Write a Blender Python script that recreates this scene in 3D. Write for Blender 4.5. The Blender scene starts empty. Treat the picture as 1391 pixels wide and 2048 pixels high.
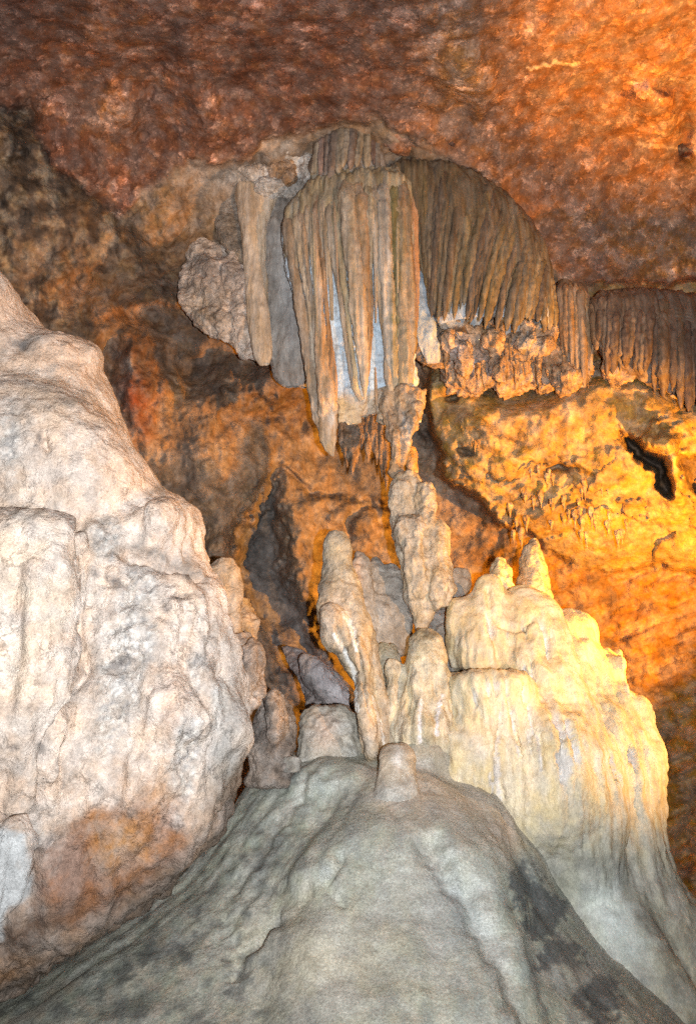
import bpy, math
import numpy as np
from mathutils import Vector
np.seterr(all='ignore')
SC = bpy.context.scene
COL = SC.collection
# ------------------------------------------------------------------ camera
W, H, F = 1391.0, 2048.0, 1593.0            # photo frame in pixels, focal length in pixels
CAM = np.array([0.0, 0.0, 1.6]); PITCH = math.radians(15)
cp, sp = math.cos(PITCH), math.sin(PITCH)
cam = bpy.data.cameras.new('camera'); cam_o = bpy.data.objects.new('camera', cam); COL.objects.link(cam_o)
cam_o.location = CAM; cam_o.rotation_euler = (math.pi/2 + PITCH, 0, 0)
cam.sensor_fit = 'VERTICAL'; cam.sensor_height = 36.0; cam.lens = 36.0*F/H
cam.clip_end = 200; SC.camera = cam_o
SC.view_settings.view_transform = 'Standard'; SC.view_settings.look = 'None'
SC.view_settings.exposure = 0.0; SC.view_settings.gamma = 1.0
SC.cycles.use_denoising = False
SC.cycles.max_bounces = 4; SC.cycles.diffuse_bounces = 3; SC.cycles.glossy_bounces = 1
SC.cycles.use_adaptive_sampling = True; SC.cycles.adaptive_threshold = 0.05; SC.cycles.sample_clamp_indirect = 3.0

def ray(px, py):
    a = (np.asarray(px, float)-W/2)/F; b = (H/2-np.asarray(py, float))/F
    return a, cp-b*sp, sp+b*cp
def P(px, py, Y):                            # the place at distance Y that is seen at (px, py)
    x, y, z = ray(px, py); s = Y/y
    return np.stack(np.broadcast_arrays(CAM[0]+x*s, CAM[1]+y*s, CAM[2]+z*s), -1)
def depth(py, Y):
    return Y/ray(0, py)[1]
def proj(v):
    d = v-CAM; f = d[:, 1]*cp+d[:, 2]*sp; u = -d[:, 1]*sp+d[:, 2]*cp
    f = np.maximum(f, .05)
    return W/2+F*d[:, 0]/f, H/2-F*u/f

# ------------------------------------------------------------------ world and lamps
world = bpy.data.worlds.new('World'); SC.world = world; world.use_nodes = True
bg = world.node_tree.nodes['Background']
bg.inputs[0].default_value = (1.0, .80, .62, 1); bg.inputs[1].default_value = 0.055
def spot(name, loc, target, energy, color, size, blend, radius):
    l = bpy.data.lights.new(name, 'SPOT'); l.energy = energy; l.color = color
    l.spot_size = math.radians(size); l.spot_blend = blend; l.shadow_soft_size = radius
    o = bpy.data.objects.new(name, l); COL.objects.link(o); o.location = loc
    o.rotation_euler = (Vector(target)-Vector(loc)).to_track_quat('-Z', 'Y').to_euler()
    return o
def aim(loc, az, el):                        # a point 5 m away, az degrees left of straight ahead, el degrees up
    a, e = math.radians(az), math.radians(el); return (loc[0]-5*math.sin(a)*math.cos(e), loc[1]+5*math.cos(a)*math.cos(e), loc[2]+5*math.sin(e))
spot('camera_flash', (.30, -.25, 1.50), P(770, 750, 9), 3850, (.94, .975, 1.0), 126, 1.0, .03)
spot('floodlight_front', (4.2, 3.3, 2.8), aim((4.2, 3.3, 2.8), 36, 18), 1350, (1, .55, .20), 70, .4, .05)
spot('floodlight_side', (6.0, 7.0, 1.7), P(1190, 1320, 8.2), 1250, (1, .55, .18), 60, .8, .06)
spot('floodlight_wall', (5.3, 7.2, 1.7), P(1040, 1060, 11.2), 4700, (1, .385, .012), 76, .5, .08)
spot('floodlight_ceiling', (4.9, 6.2, 2.2), P(1520, 20, 7.0), 6500, (1, .42, .02), 50, .8, .08)

# ------------------------------------------------------------------ noise
def _h(i, j, k, s):
    h = (i*374761393+j*668265263+k*2147483647+s*974711) & 0xffffffff
    h = ((h ^ (h >> 13))*1274126177) & 0xffffffff
    h = ((h ^ (h >> 16))*2246822519) & 0xffffffff
    return h ^ (h >> 15)
_G = np.random.RandomState(3).normal(size=(256, 3)); _G /= np.linalg.norm(_G, axis=1)[:, None]
def noise(p, seed=0):
    i = np.floor(p).astype(np.int64); f = p-i; u = f*f*f*(f*(f*6-15)+10)
    r = 0.0
    for a in (0, 1):
        wa = u[:, 0] if a else 1-u[:, 0]
        for b in (0, 1):
            wb = wa*(u[:, 1] if b else 1-u[:, 1])
            for c in (0, 1):
                w = wb*(u[:, 2] if c else 1-u[:, 2])
                g = _G[_h(i[:, 0]+a, i[:, 1]+b, i[:, 2]+c, seed) & 255]
                r = r+w*(g[:, 0]*(f[:, 0]-a)+g[:, 1]*(f[:, 1]-b)+g[:, 2]*(f[:, 2]-c))
    return r*1.5
def fbm(p, o=4, seed=0, gain=.5, lac=2.03):
    r = 0; a = 1.0
    for k in range(o):
        r = r+a*noise(p, seed+k*17); p = p*lac+3.7; a *= gain
    return r
def ridged(p, o=4, seed=0, gain=.5):
    r = 0; a = 1.0
    for k in range(o):
        r = r+a*(1-2*np.abs(noise(p, seed+k*17))); p = p*2.07+1.3; a *= gain
    return r*.6
def worley(p, seed=0):                       # distance to nearest cell point, and a random value of that cell
    i = np.floor(p).astype(np.int64); best = np.full(len(p), 9.0); sec = np.full(len(p), 9.0); val = np.zeros(len(p))
    for a in (-1, 0, 1):
        for b in (-1, 0, 1):
            for c in (-1, 0, 1):
                q = i+np.array([a, b, c]); h = _h(q[:, 0], q[:, 1], q[:, 2], seed)
                o = np.stack([(h & 1023)/1023., ((h >> 10) & 1023)/1023., ((h >> 20) & 1023)/1023.], -1)
                d = np.sqrt(((q+o-p)**2).sum(1))
                n = d < best
                sec = np.where(n, best, np.minimum(sec, d)); best = np.where(n, d, best); val = np.where(n, ((h >> 5) & 255)/255., val)
    return best, sec, val
def n2(px, py, sc, seed=0, o=3):             # noise on the front of a thing, feature size sc photo pixels
    return fbm(np.stack([px/sc, py/sc, np.full_like(px, seed*7.31)], -1), o, seed)
def gb(px, py, cx, cy, rx, ry, rot=0):
    c, s = math.cos(math.radians(rot)), math.sin(math.radians(rot))
    dx, dy = px-cx, py-cy
    u = (dx*c+dy*s)/rx; v = (-dx*s+dy*c)/ry
    return np.exp(-(u*u+v*v))
def sd(px, py, pts):                         # signed distance to a closed outline, positive inside
    d = np.full(len(px), 1e9); ins = np.zeros(len(px), bool); n = len(pts)
    for k in range(n):
        (x0, y0), (x1, y1) = pts[k], pts[(k+1) % n]
        ex, ey = x1-x0, y1-y0; t = np.clip(((px-x0)*ex+(py-y0)*ey)/(ex*ex+ey*ey+1e-9), 0, 1)
        d = np.minimum(d, np.hypot(px-x0-t*ex, py-y0-t*ey))
        c = ((y0 > py) != (y1 > py)) & (px < ex*(py-y0)/((y1-y0) if y1 != y0 else 1e-9)+x0)
        ins ^= c
    return np.where(ins, d, -d)
def ld(px, py, pts):                         # distance to an open line
    d = np.full(len(px), 1e9)
    for (x0, y0), (x1, y1) in zip(pts[:-1], pts[1:]):
        ex, ey = x1-x0, y1-y0; t = np.clip(((px-x0)*ex+(py-y0)*ey)/(ex*ex+ey*ey+1e-9), 0, 1)
        d = np.minimum(d, np.hypot(px-x0-t*ex, py-y0-t*ey))
    return d
def sg(x): return 1/(1+np.exp(-np.clip(x, -40, 40)))
def st(a, b, x):
    t = np.clip((x-a)/(b-a), 0, 1); return t*t*(3-2*t)
def mix(c, m, col):
    m = np.clip(m, 0, 1)[:, None]; return c*(1-m)+np.asarray(col)*m

# ------------------------------------------------------------------ materials
def rock(name, mott=.45, fine=.35, scale=1.0, bump=.5, stretch=1.0, rough=.72, clast=0.0, crack=.35, spec=.35, grain=.25):
    m = bpy.data.materials.new(name); m.use_nodes = True
    nt = m.node_tree; N = nt.nodes; L = nt.links
    bs = N['Principled BSDF']
    geo = N.new('ShaderNodeNewGeometry'); mp = N.new('ShaderNodeMapping'); mp.inputs['Scale'].default_value = (1, 1, 1/stretch)
    L.new(geo.outputs['Position'], mp.inputs[0])
    def tex(kind, sc, **kw):
        t = N.new(kind); t.inputs['Scale'].default_value = sc*scale; L.new(mp.outputs[0], t.inputs['Vector'])
        for k, v in kw.items(): t.inputs[k].default_value = v
        return t
    def ramp(src, lo, hi, a, b):
        r = N.new('ShaderNodeMapRange'); r.interpolation_type = 'SMOOTHSTEP'
        for k, v in zip((1, 2, 3, 4), (lo, hi, a, b)): r.inputs[k].default_value = v
        L.new(src, r.inputs[0]); return r.outputs[0]
    def mul(a, b):
        x = N.new('ShaderNodeMath'); x.operation = 'MULTIPLY'; L.new(a, x.inputs[0])
        if isinstance(b, float): x.inputs[1].default_value = b
        else: L.new(b, x.inputs[1])
        return x.outputs[0]
    def add(a, b):
        x = N.new('ShaderNodeMath'); L.new(a, x.inputs[0]); L.new(b, x.inputs[1]); return x.outputs[0]
    at = N.new('ShaderNodeAttribute'); at.attribute_name = 'Col'
    big = tex('ShaderNodeTexNoise', 2.2, Detail=9.0, Roughness=.66, Distortion=.6)
    mid = tex('ShaderNodeTexNoise', 11.0, Detail=8.0, Roughness=.7, Distortion=.3)
    tiny = tex('ShaderNodeTexNoise', 60.0, Detail=5.0, Roughness=.85)
    f = mul(ramp(big.outputs['Fac'], .33, .67, 1-mott, 1+mott), ramp(mid.outputs['Fac'], .3, .7, 1-fine, 1+fine))
    f = mul(f, ramp(tiny.outputs['Fac'], .3, .7, 1-grain, 1+grain))
    wv = N.new('ShaderNodeVectorMath'); wv.operation = 'MULTIPLY_ADD'; wv.inputs[1].default_value = (.35/scale,)*3
    L.new(mid.outputs['Color'], wv.inputs[0]); L.new(mp.outputs[0], wv.inputs[2])
    vo = N.new('ShaderNodeTexVoronoi'); vo.feature = 'DISTANCE_TO_EDGE'; vo.inputs['Scale'].default_value = 2.3*scale; L.new(wv.outputs[0], vo.inputs['Vector'])
    cr = ramp(vo.outputs['Distance'], 0, .03, 1-crack, 1.0)
    keep = ramp(big.outputs['Fac'], .46, .56, 0, 1)     # cracks only here and there
    crk = N.new('ShaderNodeMix'); crk.inputs[2].default_value = 1.0; L.new(keep, crk.inputs[0]); L.new(cr, crk.inputs[3])
    f = mul(f, crk.outputs[0])
    if clast > 0:
        wc = N.new('ShaderNodeVectorMath'); wc.operation = 'MULTIPLY_ADD'; wc.inputs[1].default_value = (.22,)*3
        L.new(mid.outputs['Color'], wc.inputs[0]); L.new(geo.outputs['Position'], wc.inputs[2])
        for sc, lo in ((2.6, .72), (6.0, .70), (13.0, .66), (27.0, .6)):     # angular fragments of several sizes
            vc = N.new('ShaderNodeTexVoronoi'); ve = N.new('ShaderNodeTexVoronoi'); ve.feature = 'DISTANCE_TO_EDGE'
            for q in (vc, ve): q.inputs['Scale'].default_value = sc; L.new(wc.outputs[0], q.inputs['Vector'])
            sep = N.new('ShaderNodeSeparateColor'); L.new(vc.outputs['Color'], sep.inputs[0])
            f = mul(f, ramp(mul(mul(ramp(ve.outputs['Distance'], .05, .16, 0, 1), ramp(sep.outputs[0], lo, .97, 0, 1)), ramp(tiny.outputs['Fac'], .3, .6, .4, 1)), 0, 1, 1.0, 1+clast))
    mx = N.new('ShaderNodeVectorMath'); mx.operation = 'SCALE'; L.new(at.outputs['Color'], mx.inputs[0]); L.new(f, mx.inputs['Scale'])
    # hue drift between warmer and greyer rock
    hn = tex('ShaderNodeTexNoise', 4.7, Detail=5.0, Roughness=.6)
    hs = N.new('ShaderNodeHueSaturation'); L.new(mx.outputs[0], hs.inputs['Color'])
    L.new(ramp(hn.outputs['Fac'], .35, .65, .70, 1.10), hs.inputs['Saturation']); L.new(hs.outputs[0], bs.inputs['Base Color'])
    L.new(ramp(mid.outputs['Fac'], .3, .7, rough-.14, rough+.14), bs.inputs['Roughness'])
    bs.inputs['Specular IOR Level'].default_value = spec
    fb = tex('ShaderNodeTexNoise', 9.0, Detail=12.0, Roughness=.62)
    hgt = add(add(mul(fb.outputs['Fac'], 1.0), mul(mid.outputs['Fac'], .35)), mul(crk.outputs[0], .10*crack/.35)); hgt = add(hgt, mul(tiny.outputs['Fac'], .16))
    bp = N.new('ShaderNodeBump'); bp.inputs['Strength'].default_value = bump; bp.inputs['Distance'].default_value = .07
    L.new(hgt, bp.inputs['Height']); L.new(bp.outputs[0], bs.inputs['Normal'])
    return m
M = dict(
    ceiling=rock('red_breccia', mott=.30, fine=.24, bump=.40, clast=.75, crack=.55, rough=.85, spec=.15),
    wall=rock('ochre_rock', mott=.36, fine=.30, bump=.55, clast=.0, crack=.25, rough=.8, spec=.2),
    pale=rock('pale_limestone', mott=.13, fine=.20, bump=.8, crack=.38, rough=.75, spec=.2),
    mound=rock('grey_flowstone', mott=.17, fine=.14, scale=.9, bump=.45, crack=.15, rough=.36, spec=.55, grain=.32),
    cream=rock('cream_flowstone', mott=.15, fine=.14, scale=1.3, bump=.36, stretch=2.2, crack=.1, rough=.6, spec=.35),
    stal=rock('stalagmite_rock', mott=.26, fine=.26, scale=1.4, bump=.65, stretch=1.4, crack=.3, rough=.52, spec=.45),
    fold=rock('drapery_calcite', mott=.24, fine=.20, scale=2.0, bump=.42, stretch=6.0, crack=.1, rough=.6, spec=.35),
    white=rock('white_calcite', mott=.14, fine=.14, scale=1.6, bump=.5, stretch=2.5, crack=.15, rough=.6, spec=.3),
    rough=rock('rough_brown_rock', mott=.4, fine=.35, scale=1.6, bump=.9, crack=.3, rough=.8, spec=.2),
)

# ------------------------------------------------------------------ mesh helpers
def mesh_obj(name, V, Fc, mat, col=None, parent=None, smooth=True):
    V = np.asarray(V, float)
    loc = np.array([V[:, 0].mean(), V[:, 1].mean(), V[:, 2].min()]) if parent is None else np.array(parent.location)
    me = bpy.data.meshes.new(name)
    Fc = np.asarray(Fc, np.int32); k = Fc.shape[1]
    me.vertices.add(len(V)); me.vertices.foreach_set('co', (V-loc).astype(np.float32).ravel())
    me.loops.add(Fc.size); me.loops.foreach_set('vertex_index', Fc.ravel())
    me.polygons.add(len(Fc)); me.polygons.foreach_set('loop_start', np.arange(0, Fc.size, k, dtype=np.int32))
    me.update(calc_edges=True); me.validate()
    if smooth: me.polygons.foreach_set('use_smooth', np.ones(len(me.polygons), bool))
    a = me.attributes.new('Col', 'FLOAT_COLOR', 'POINT')
    c = np.ones((len(V), 4), np.float32); c[:, :3] = np.clip(col, .01, .95)
    a.data.foreach_set('color', c.ravel())
    me.materials.append(M[mat])
    o = bpy.data.objects.new(name, me); COL.objects.link(o)
    if parent is None: o.location = loc
    else: o.parent = parent
    return o
def normals(V, Fc):
    a, b, c, d = V[Fc[:, 0]], V[Fc[:, 1]], V[Fc[:, 2]], V[Fc[:, -1]]
    n = np.cross(c-a, d-b) if Fc.shape[1] == 4 else np.cross(b-a, c-a)
    out = np.zeros_like(V)
    for k in range(Fc.shape[1]):
        for x in range(3): out[:, x] += np.bincount(Fc[:, k], n[:, x], len(V))
    return out/(np.linalg.norm(out, axis=1)[:, None]+1e-12)
def cubic(t, T, X):                          # monotone-ish Hermite through rows
    X = np.asarray(X, float); m = np.gradient(X, T, axis=0)
    k = np.clip(np.searchsorted(T, t)-1, 0, len(T)-2); h = (T[k+1]-T[k]); u = (t-T[k])/h
    u, h = u[:, None], h[:, None]
    return ((2*u**3-3*u**2+1)*X[k]+(u**3-2*u**2+u)*h*m[k]+(-2*u**3+3*u**2)*X[k+1]+(u**3-u**2)*h*m[k+1])
def loft(rows, thick=.8, n=40, m=40, ex=2.2, tmin=0.0):
    """rows: (x left, x right, y, Y) down the thing; oval level slices between the two outlines"""
    R = np.array([r[:4] for r in rows], float)
    T = np.concatenate([[0], np.cumsum(np.hypot(np.diff(R[:, 2]), .3*np.diff((R[:, 0]+R[:, 1])/2))+1e-6)])
    t = np.linspace(0, T[-1], n); Q = cubic(t, T, R)
    c = P((Q[:, 0]+Q[:, 1])/2, Q[:, 2], Q[:, 3]); hw = np.maximum(np.abs(Q[:, 1]-Q[:, 0])/2, .4)*depth(Q[:, 2], Q[:, 3])/F
    th = np.linspace(0, 2*np.pi, m, endpoint=False)
    cx = np.sign(np.cos(th))*np.abs(np.cos(th))**(2/ex); cy = np.sign(np.sin(th))*np.abs(np.sin(th))**(2/ex)
    hd = np.maximum(hw*thick, np.minimum(tmin, hw*4))
    V = np.zeros((n, m, 3))
    V[..., 0] = c[:, None, 0]+hw[:, None]*cx; V[..., 1] = c[:, None, 1]+hd[:, None]*cy; V[..., 2] = c[:, None, 2]
    V = V.reshape(-1, 3)
    i, j = np.meshgrid(np.arange(n-1), np.arange(m), indexing='ij'); j2 = (j+1) % m
    Fc = np.stack([i*m+j, (i+1)*m+j, (i+1)*m+j2, i*m+j2], -1).reshape(-1, 4)   # outward for downward rows
    k = len(V); V = np.concatenate([V, c[:1], c[-1:]])
    jj = np.arange(m); jn = (jj+1) % m
    top = np.stack([np.full(m, k), jj, jn, jn], -1); bot = np.stack([np.full(m, k+1), (n-1)*m+jn, (n-1)*m+jj, (n-1)*m+jj], -1)
    return V, Fc, np.concatenate([top, bot])
def ell(cx, cy, Y, rx, ry, rd, rot=0, n=18, m=28):
    s = depth(cy, Y)/F; c = P(cx, cy, Y)
    ph = np.linspace(0, np.pi, n); th = np.linspace(0, 2*np.pi, m, endpoint=False)
    a, b = np.meshgrid(ph, th, indexing='ij')
    x = np.sin(a)*np.cos(b)*rx*s; z = np.cos(a)*ry*s; y = np.sin(a)*np.sin(b)*rd
    cr, sr = math.cos(math.radians(-rot)), math.sin(math.radians(-rot))
    V = np.stack([x*cr-z*sr, y, x*sr+z*cr], -1).reshape(-1, 3)+c
    i, j = np.meshgrid(np.arange(n-1), np.arange(m), indexing='ij'); j2 = (j+1) % m
    return V, np.stack([i*m+j, (i+1)*m+j, (i+1)*m+j2, i*m+j2], -1).reshape(-1, 4), np.zeros((0, 4), int)
def quads2mesh(items):
    me = bpy.data.meshes.new('tmp'); vs, fs, b = [], [], 0
    for V, Fq, cap in items:
        vs.append(V); fs += [tuple(f) for f in (Fq+b).tolist()]
        fs += [tuple(f[:3]) for f in (cap+b).tolist()]; b += len(V)
    me.from_pydata(np.concatenate(vs).tolist(), [], fs); me.update(); return me
def remesh(items, voxel):
    o = bpy.data.objects.new('tmp', quads2mesh(items)); COL.objects.link(o)
    md = o.modifiers.new('r', 'REMESH'); md.mode = 'VOXEL'; md.voxel_size = voxel; md.adaptivity = 0
    dg = bpy.context.evaluated_depsgraph_get(); ev = o.evaluated_get(dg); me = ev.to_mesh()
    V = np.empty(len(me.vertices)*3, np.float32); me.vertices.foreach_get('co', V); V = V.reshape(-1, 3).astype(float)
    Fc = np.empty(len(me.polygons)*4, np.int32); me.loops.foreach_get('vertex_index', Fc); Fc = Fc.reshape(-1, 4)
    E = np.empty(len(me.edges)*2, np.int32); me.edges.foreach_get('vertices', E); E = E.reshape(-1, 2)
    ev.to_mesh_clear(); old = o.data; bpy.data.objects.remove(o); bpy.data.meshes.remove(old)
    return V, Fc, E
def relax(V, E, it, k=.5):
    n = len(V); deg = np.bincount(E.ravel(), minlength=n)[:, None]
    for _ in range(it):
        a = np.zeros_like(V)
        for x in range(3):
            a[:, x] = np.bincount(E[:, 0], V[E[:, 1], x], n)+np.bincount(E[:, 1], V[E[:, 0], x], n)
        V = V+k*(a/np.maximum(deg, 1)-V)
    return V
def solid(name, items, voxel, it, disp, color, mat, parent=None):
    V, Fc, E = remesh(items, voxel); V = relax(V, E, it)
    n = normals(V, Fc)
    px, py = proj(V)
    if disp: V = V+n*disp(V, n, px, py)[:, None]
    px, py = proj(V)
    return mesh_obj(name, V, Fc, mat, color(V, n, px, py), parent)
def skin(name, rows, mat, color, disp=None, parent=None, thick=.8, n=60, m=36, ex=2.1, tmin=0.0):
    V, Fq, cap = loft(rows, thick, n, m, ex, tmin)
    Fc = np.concatenate([Fq, cap]); nn = normals(V, Fq)
    px, py = proj(V)
    if disp: V = V+nn*disp(V, nn, px, py)[:, None]
    me_faces = Fq
    px, py = proj(V)
    c = color(V, nn, px, py) if callable(color) else np.tile(np.asarray(color, float), (len(V), 1))
    return mesh_obj(name, V, me_faces, mat, c, parent)
def tag(o, label, cat, group=None, kind=None):
    if kind: o['kind'] = kind
    if label: o['label'] = label
    if cat: o['category'] = cat
    if group: o['group'] = group
    return o
def thing(name, px, py, Y, label, cat, group=None):
    o = bpy.data.objects.new(name, None); COL.objects.link(o); o.location = P(px, py, Y); o.empty_display_size = .2
    return tag(o, label, cat, group)
def sh(n, c): return np.tile(np.asarray(c, float), (n, 1))
def aniso(V, sx, sz, o=3, seed=0): return fbm(V*np.array([sx, sx, sz]), o, seed)
# ------------------------------------------------------------------ chamber: ceiling and back wall
GX = np.array([-900, -400, 0, 350, 700, 1050, 1391, 1800, 2300.])
GY = np.array([-1100, -500, 0, 300, 600, 900, 1200, 1600, 2048, 2800.])
GV = np.array([
    [3.0, 3.0, 3.0, 3.0, 3.0, 3.0, 3.0, 3.0, 3.0],
    [4.6, 4.6, 4.6, 4.7, 4.8, 4.8, 4.9, 4.9, 4.9],
    [5.8, 6.2, 6.5, 6.7, 6.8, 6.9, 7.1, 7.0, 6.6],
    [7.0, 8.0, 8.8, 9.2, 9.4, 9.3, 9.3, 8.9, 8.0],
    [7.6, 8.8, 10.0, 10.6, 11.0, 10.7, 10.6, 9.8, 8.4],
    [7.8, 9.2, 10.6, 11.2, 12.2, 11.2, 10.9, 10.0, 8.6],
    [7.8, 9.2, 10.6, 11.8, 12.4, 12.2, 11.6, 10.3, 8.6],
    [7.6, 9.0, 10.2, 11.4, 12.0, 12.2, 11.8, 10.4, 8.6],
    [7.4, 8.8, 9.8, 10.8, 11.4, 11.6, 11.4, 10.2, 8.4],
    [7.2, 8.6, 9.6, 10.4, 10.8, 11.0, 10.8, 9.8, 8.2]])
LIP = [(-900, 120), (-100, 190), (0, 215), (60, 235), (110, 330), (180, 390), (240, 432), (290, 385), (350, 335), (395, 312), (440, 322), (500, 312),
       (524, 275), (600, 262), (640, 250), (760, 240), (910, 330), (1000, 380), (1060, 480), (1110, 562), (1180, 566), (1250, 560), (1391, 575), (2300, 600)]
YEL = [(838, 690), (900, 640), (1000, 600), (1200, 560), (1391, 560), (1700, 600), (1700, 1180), (1391, 1150), (1290, 1140), (1190, 1150), (1110, 1110), (1010, 1050),
       (950, 1005), (885, 960), (868, 900), (850, 830)]
def chamber():
    xs = np.concatenate([np.arange(-900, -40, 28), np.arange(-40, 1431, 2.6), np.arange(1432, 2300, 28)])
    ys = np.concatenate([np.arange(-1100, -40, 32), np.arange(-40, 2000, 2.7), np.arange(2001, 2800, 40)])
    rows = np.stack([cubic(xs, GX, g[:, None])[:, 0] for g in GV])
    Yb = cubic(ys, GY, rows)
    px, py = np.meshgrid(xs, ys); px, py = px.ravel(), py.ravel(); Y = Yb.ravel()
    b = P(px, py, Y)
    # warped picture of the lip so that its edge is irregular
    wx = px+14*n2(px, py, 60, 1)+5*n2(px, py, 17, 2); wy = py+14*n2(px, py, 60, 3)+5*n2(px, py, 17, 4)
    lip = np.interp(wx, [p[0] for p in LIP], [p[1] for p in LIP])
    up = lip-wy                                         # >0: ceiling
    ceil = sg(up/4.0)
    Y = Y-.16*ceil*np.exp(-np.maximum(up, 0)/160)*sg((1040-px)/40)
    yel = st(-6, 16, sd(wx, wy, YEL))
    hi = st(810, 715, py+30*np.sin(px/60)); Y = Y-yel*(.80*st(1250, 900, py)*(1-.85*hi)+.22*st(960, 810, py)*(1-hi))
    big = fbm(b*.42, 4, 5); med = fbm(b*1.5, 4, 9); fin = fbm(b*5.0, 3, 21); rid = ridged(b*1.1, 4, 31)
    nc = .16*big+.06*med+.010*fin+.012*rid; nw = (.34-.24*yel)*big+(.14-.06*yel)*med+.03*fin+.04*rid; cw = sg(up/12.0); Y = Y-(nc*cw+nw*(1-cw))
    # knobbly popcorn of the lit wall
    w1, w2, wv = worley(b*np.array([1.5, 1.5, 1.8])+.35*np.stack([med, fin, big], -1), 3)
    q1, q2, qv = worley(b*np.array([4.2, 4.2, 3.4])+.4*np.stack([fin, med, fin], -1), 8)
    pop = st(1150, 1060, py+40*big)*yel
    Y = Y-pop*(.10+.18*st(860, 960, py))*(np.sqrt(np.maximum(0, 1-w1*w1))*(.5+wv)+.15*np.maximum(0, .75-q1))
    # left wall: lumps and shelves
    lw = (1-ceil)*sg((620-px)/40)
    Y = Y-lw*(.16*np.maximum(0, .8-w1)+.05*np.maximum(0, .7-q1))
    # diagonal bedding on the lower right wall
    lr = (1-yel)*st(900, 1020, px)*st(980, 1120, py)
    bed = fbm(np.stack([(px-.45*py)/160, (py+.42*px)/26, np.zeros_like(px)], -1), 3, 44)
    Y = Y-lr*.07*bed
    # named features (pushed towards the viewer, metres)
    n3_ = n2(px, py, 22, 77, 3)
    G = lambda *a: gb(wx, wy, *a)
    Y -= .35*G(150, 350, 120, 110, 20)+.30*G(55, 232, 34, 30)-.35*G(20, 290, 40, 30)
    Y -= .45*G(330, 430, 80, 70)+.35*G(160, 590, 110, 60, 30)-.5*G(330, 640, 170, 60, 15)
    Y -= .35*G(270, 790, 36, 90, -8)+.3*G(410, 930, 50, 90)-.45*G(380, 740, 60, 50)-.4*G(215, 720, 40, 60)
    Y -= .45*G(545, 765, 90, 26, -14)-.35*G(560, 830, 90, 26)           # ledge under the pillar
    Y -= .35*G(520, 980, 70, 110)+.25*G(440, 1090, 40, 60)
    hol = st(-26, 24, sd(wx+10*n3_, wy+10*n3_, [(474, 1055), (500, 1040), (530, 1000), (548, 940), (558, 1035), (578, 1150), (612, 1240), (640, 1330), (560, 1330), (510, 1250), (480, 1160)])); Y += .55*hol-.4*G(600, 1110, 36, 130)-.3*G(450, 1080, 30, 90)                                       # alcove behind the left outcrop, hollowed out to hold shade
    Y -= .5*G(610, 1350, 60, 150, -40)
    Y += .45*st(6, -8, np.abs(py-1010-.18*(px-640)))*st(600, 700, px)*st(800, 720, px)*0
    arch = np.exp(-(ld(wx, wy, [(560, 940), (640, 985), (720, 1000), (775, 1015)])/9)**2); Y += .16*arch
    arch2 = np.exp(-(ld(wx, wy, [(690, 1080), (700, 1030), (740, 1012), (782, 1050)])/8)**2); Y += .14*arch2
    Y -= .28*G(735, 1050, 40, 40)+.3*G(660, 1020, 60, 36)
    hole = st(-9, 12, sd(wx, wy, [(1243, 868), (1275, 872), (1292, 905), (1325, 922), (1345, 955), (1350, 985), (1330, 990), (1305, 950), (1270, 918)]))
    Y += 1.1*hole
    Y -= .55*G(1310, 880, 45, 36)+.5*G(1350, 940, 26, 60, -15)
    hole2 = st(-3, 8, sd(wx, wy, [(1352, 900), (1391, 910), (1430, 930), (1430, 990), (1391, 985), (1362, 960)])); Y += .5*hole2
    Y -= .05*G(1130, 925, 130, 16)-.06*G(1130, 948, 130, 14)
    for (a, c, d, e) in ((900, 770, 26, 0), (960, 850, 40, 20), (935, 910, 45, 0), (985, 880, 30, 30), (1040, 930, 40, 0), (1010, 985, 45, 0), (1090, 870, 55, 0), (1180, 900, 60, 0), (1090, 1030, 40, 0), (1250, 830, 70, 0), (880, 840, 26, 0)):
        Y -= (.22 if a < 1000 and c > 840 else .08)*G(a, c, d, d*.8, e)
    Y += .35*G(905, 790, 18, 9)+.3*G(915, 745, 22, 9, 20)+.3*G(925, 900, 16, 9)+.35*G(848, 870, 16, 30)+.3*G(1115, 935, 40, 8)
    # ceiling grooves, arched rib and shelf edges
    g1 = np.exp(-(ld(wx, wy, [(1240, 178), (1300, 160), (1350, 178), (1366, 230), (1358, 305)])/14)**2)
    g2 = np.exp(-(ld(wx, wy, [(975, 78), (1003, 120), (1000, 180), (985, 250)])/16)**2)
    g3 = np.exp(-(ld(wx, wy, [(335, 60), (350, 110), (300, 190), (285, 270)])/16)**2)
    g4 = np.exp(-(ld(wx, wy, [(860, 180), (905, 195), (925, 235), (920, 290)])/15)**2)
    Y += .08*g1+.05*g2+.08*g3+.06*g4
    Y -= .2*G(1310, 220, 45, 40)+.25*G(1372, 318, 18, 18)+.18*G(930, 150, 60, 60)+.20*G(235, 220, 50, 45)+.25*G(470, 270, 60, 45)+.22*G(400, 230, 50, 70)
    V = P(px, py, np.maximum(Y, 2.6))
    # --- colour of the rock, with shade painted into some recesses
    n1 = n2(px, py, 120, 11, 4); n3 = n2(px, py, 34, 12, 4); n4 = n2(px, py, 12, 13, 3)
    wall = sh(len(px), (.27, .18, .115))
    wall = mix(wall, st(-.1, .5, n1), (.20, .125, .08)); wall = mix(wall, st(.1, .6, n3)*.6, (.36, .25, .16))
    LW = sg((430-px)/50)*sg((700-py)/60)
    wall = mix(wall, LW*.7, (.17, .11, .07))
    wall = mix(wall, LW*st(.05, .4, n3+.4*n4), (.30, .21, .13)); wall = mix(wall, LW*st(.05, .45, -n3+.3*n1)*.85, (.085, .06, .045))
    wall = mix(wall, G(330, 430, 85, 80)*.8, (.40, .23, .11)); wall = mix(wall, G(200, 590, 120, 50, 30)*.7, (.40, .21, .10))
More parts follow.
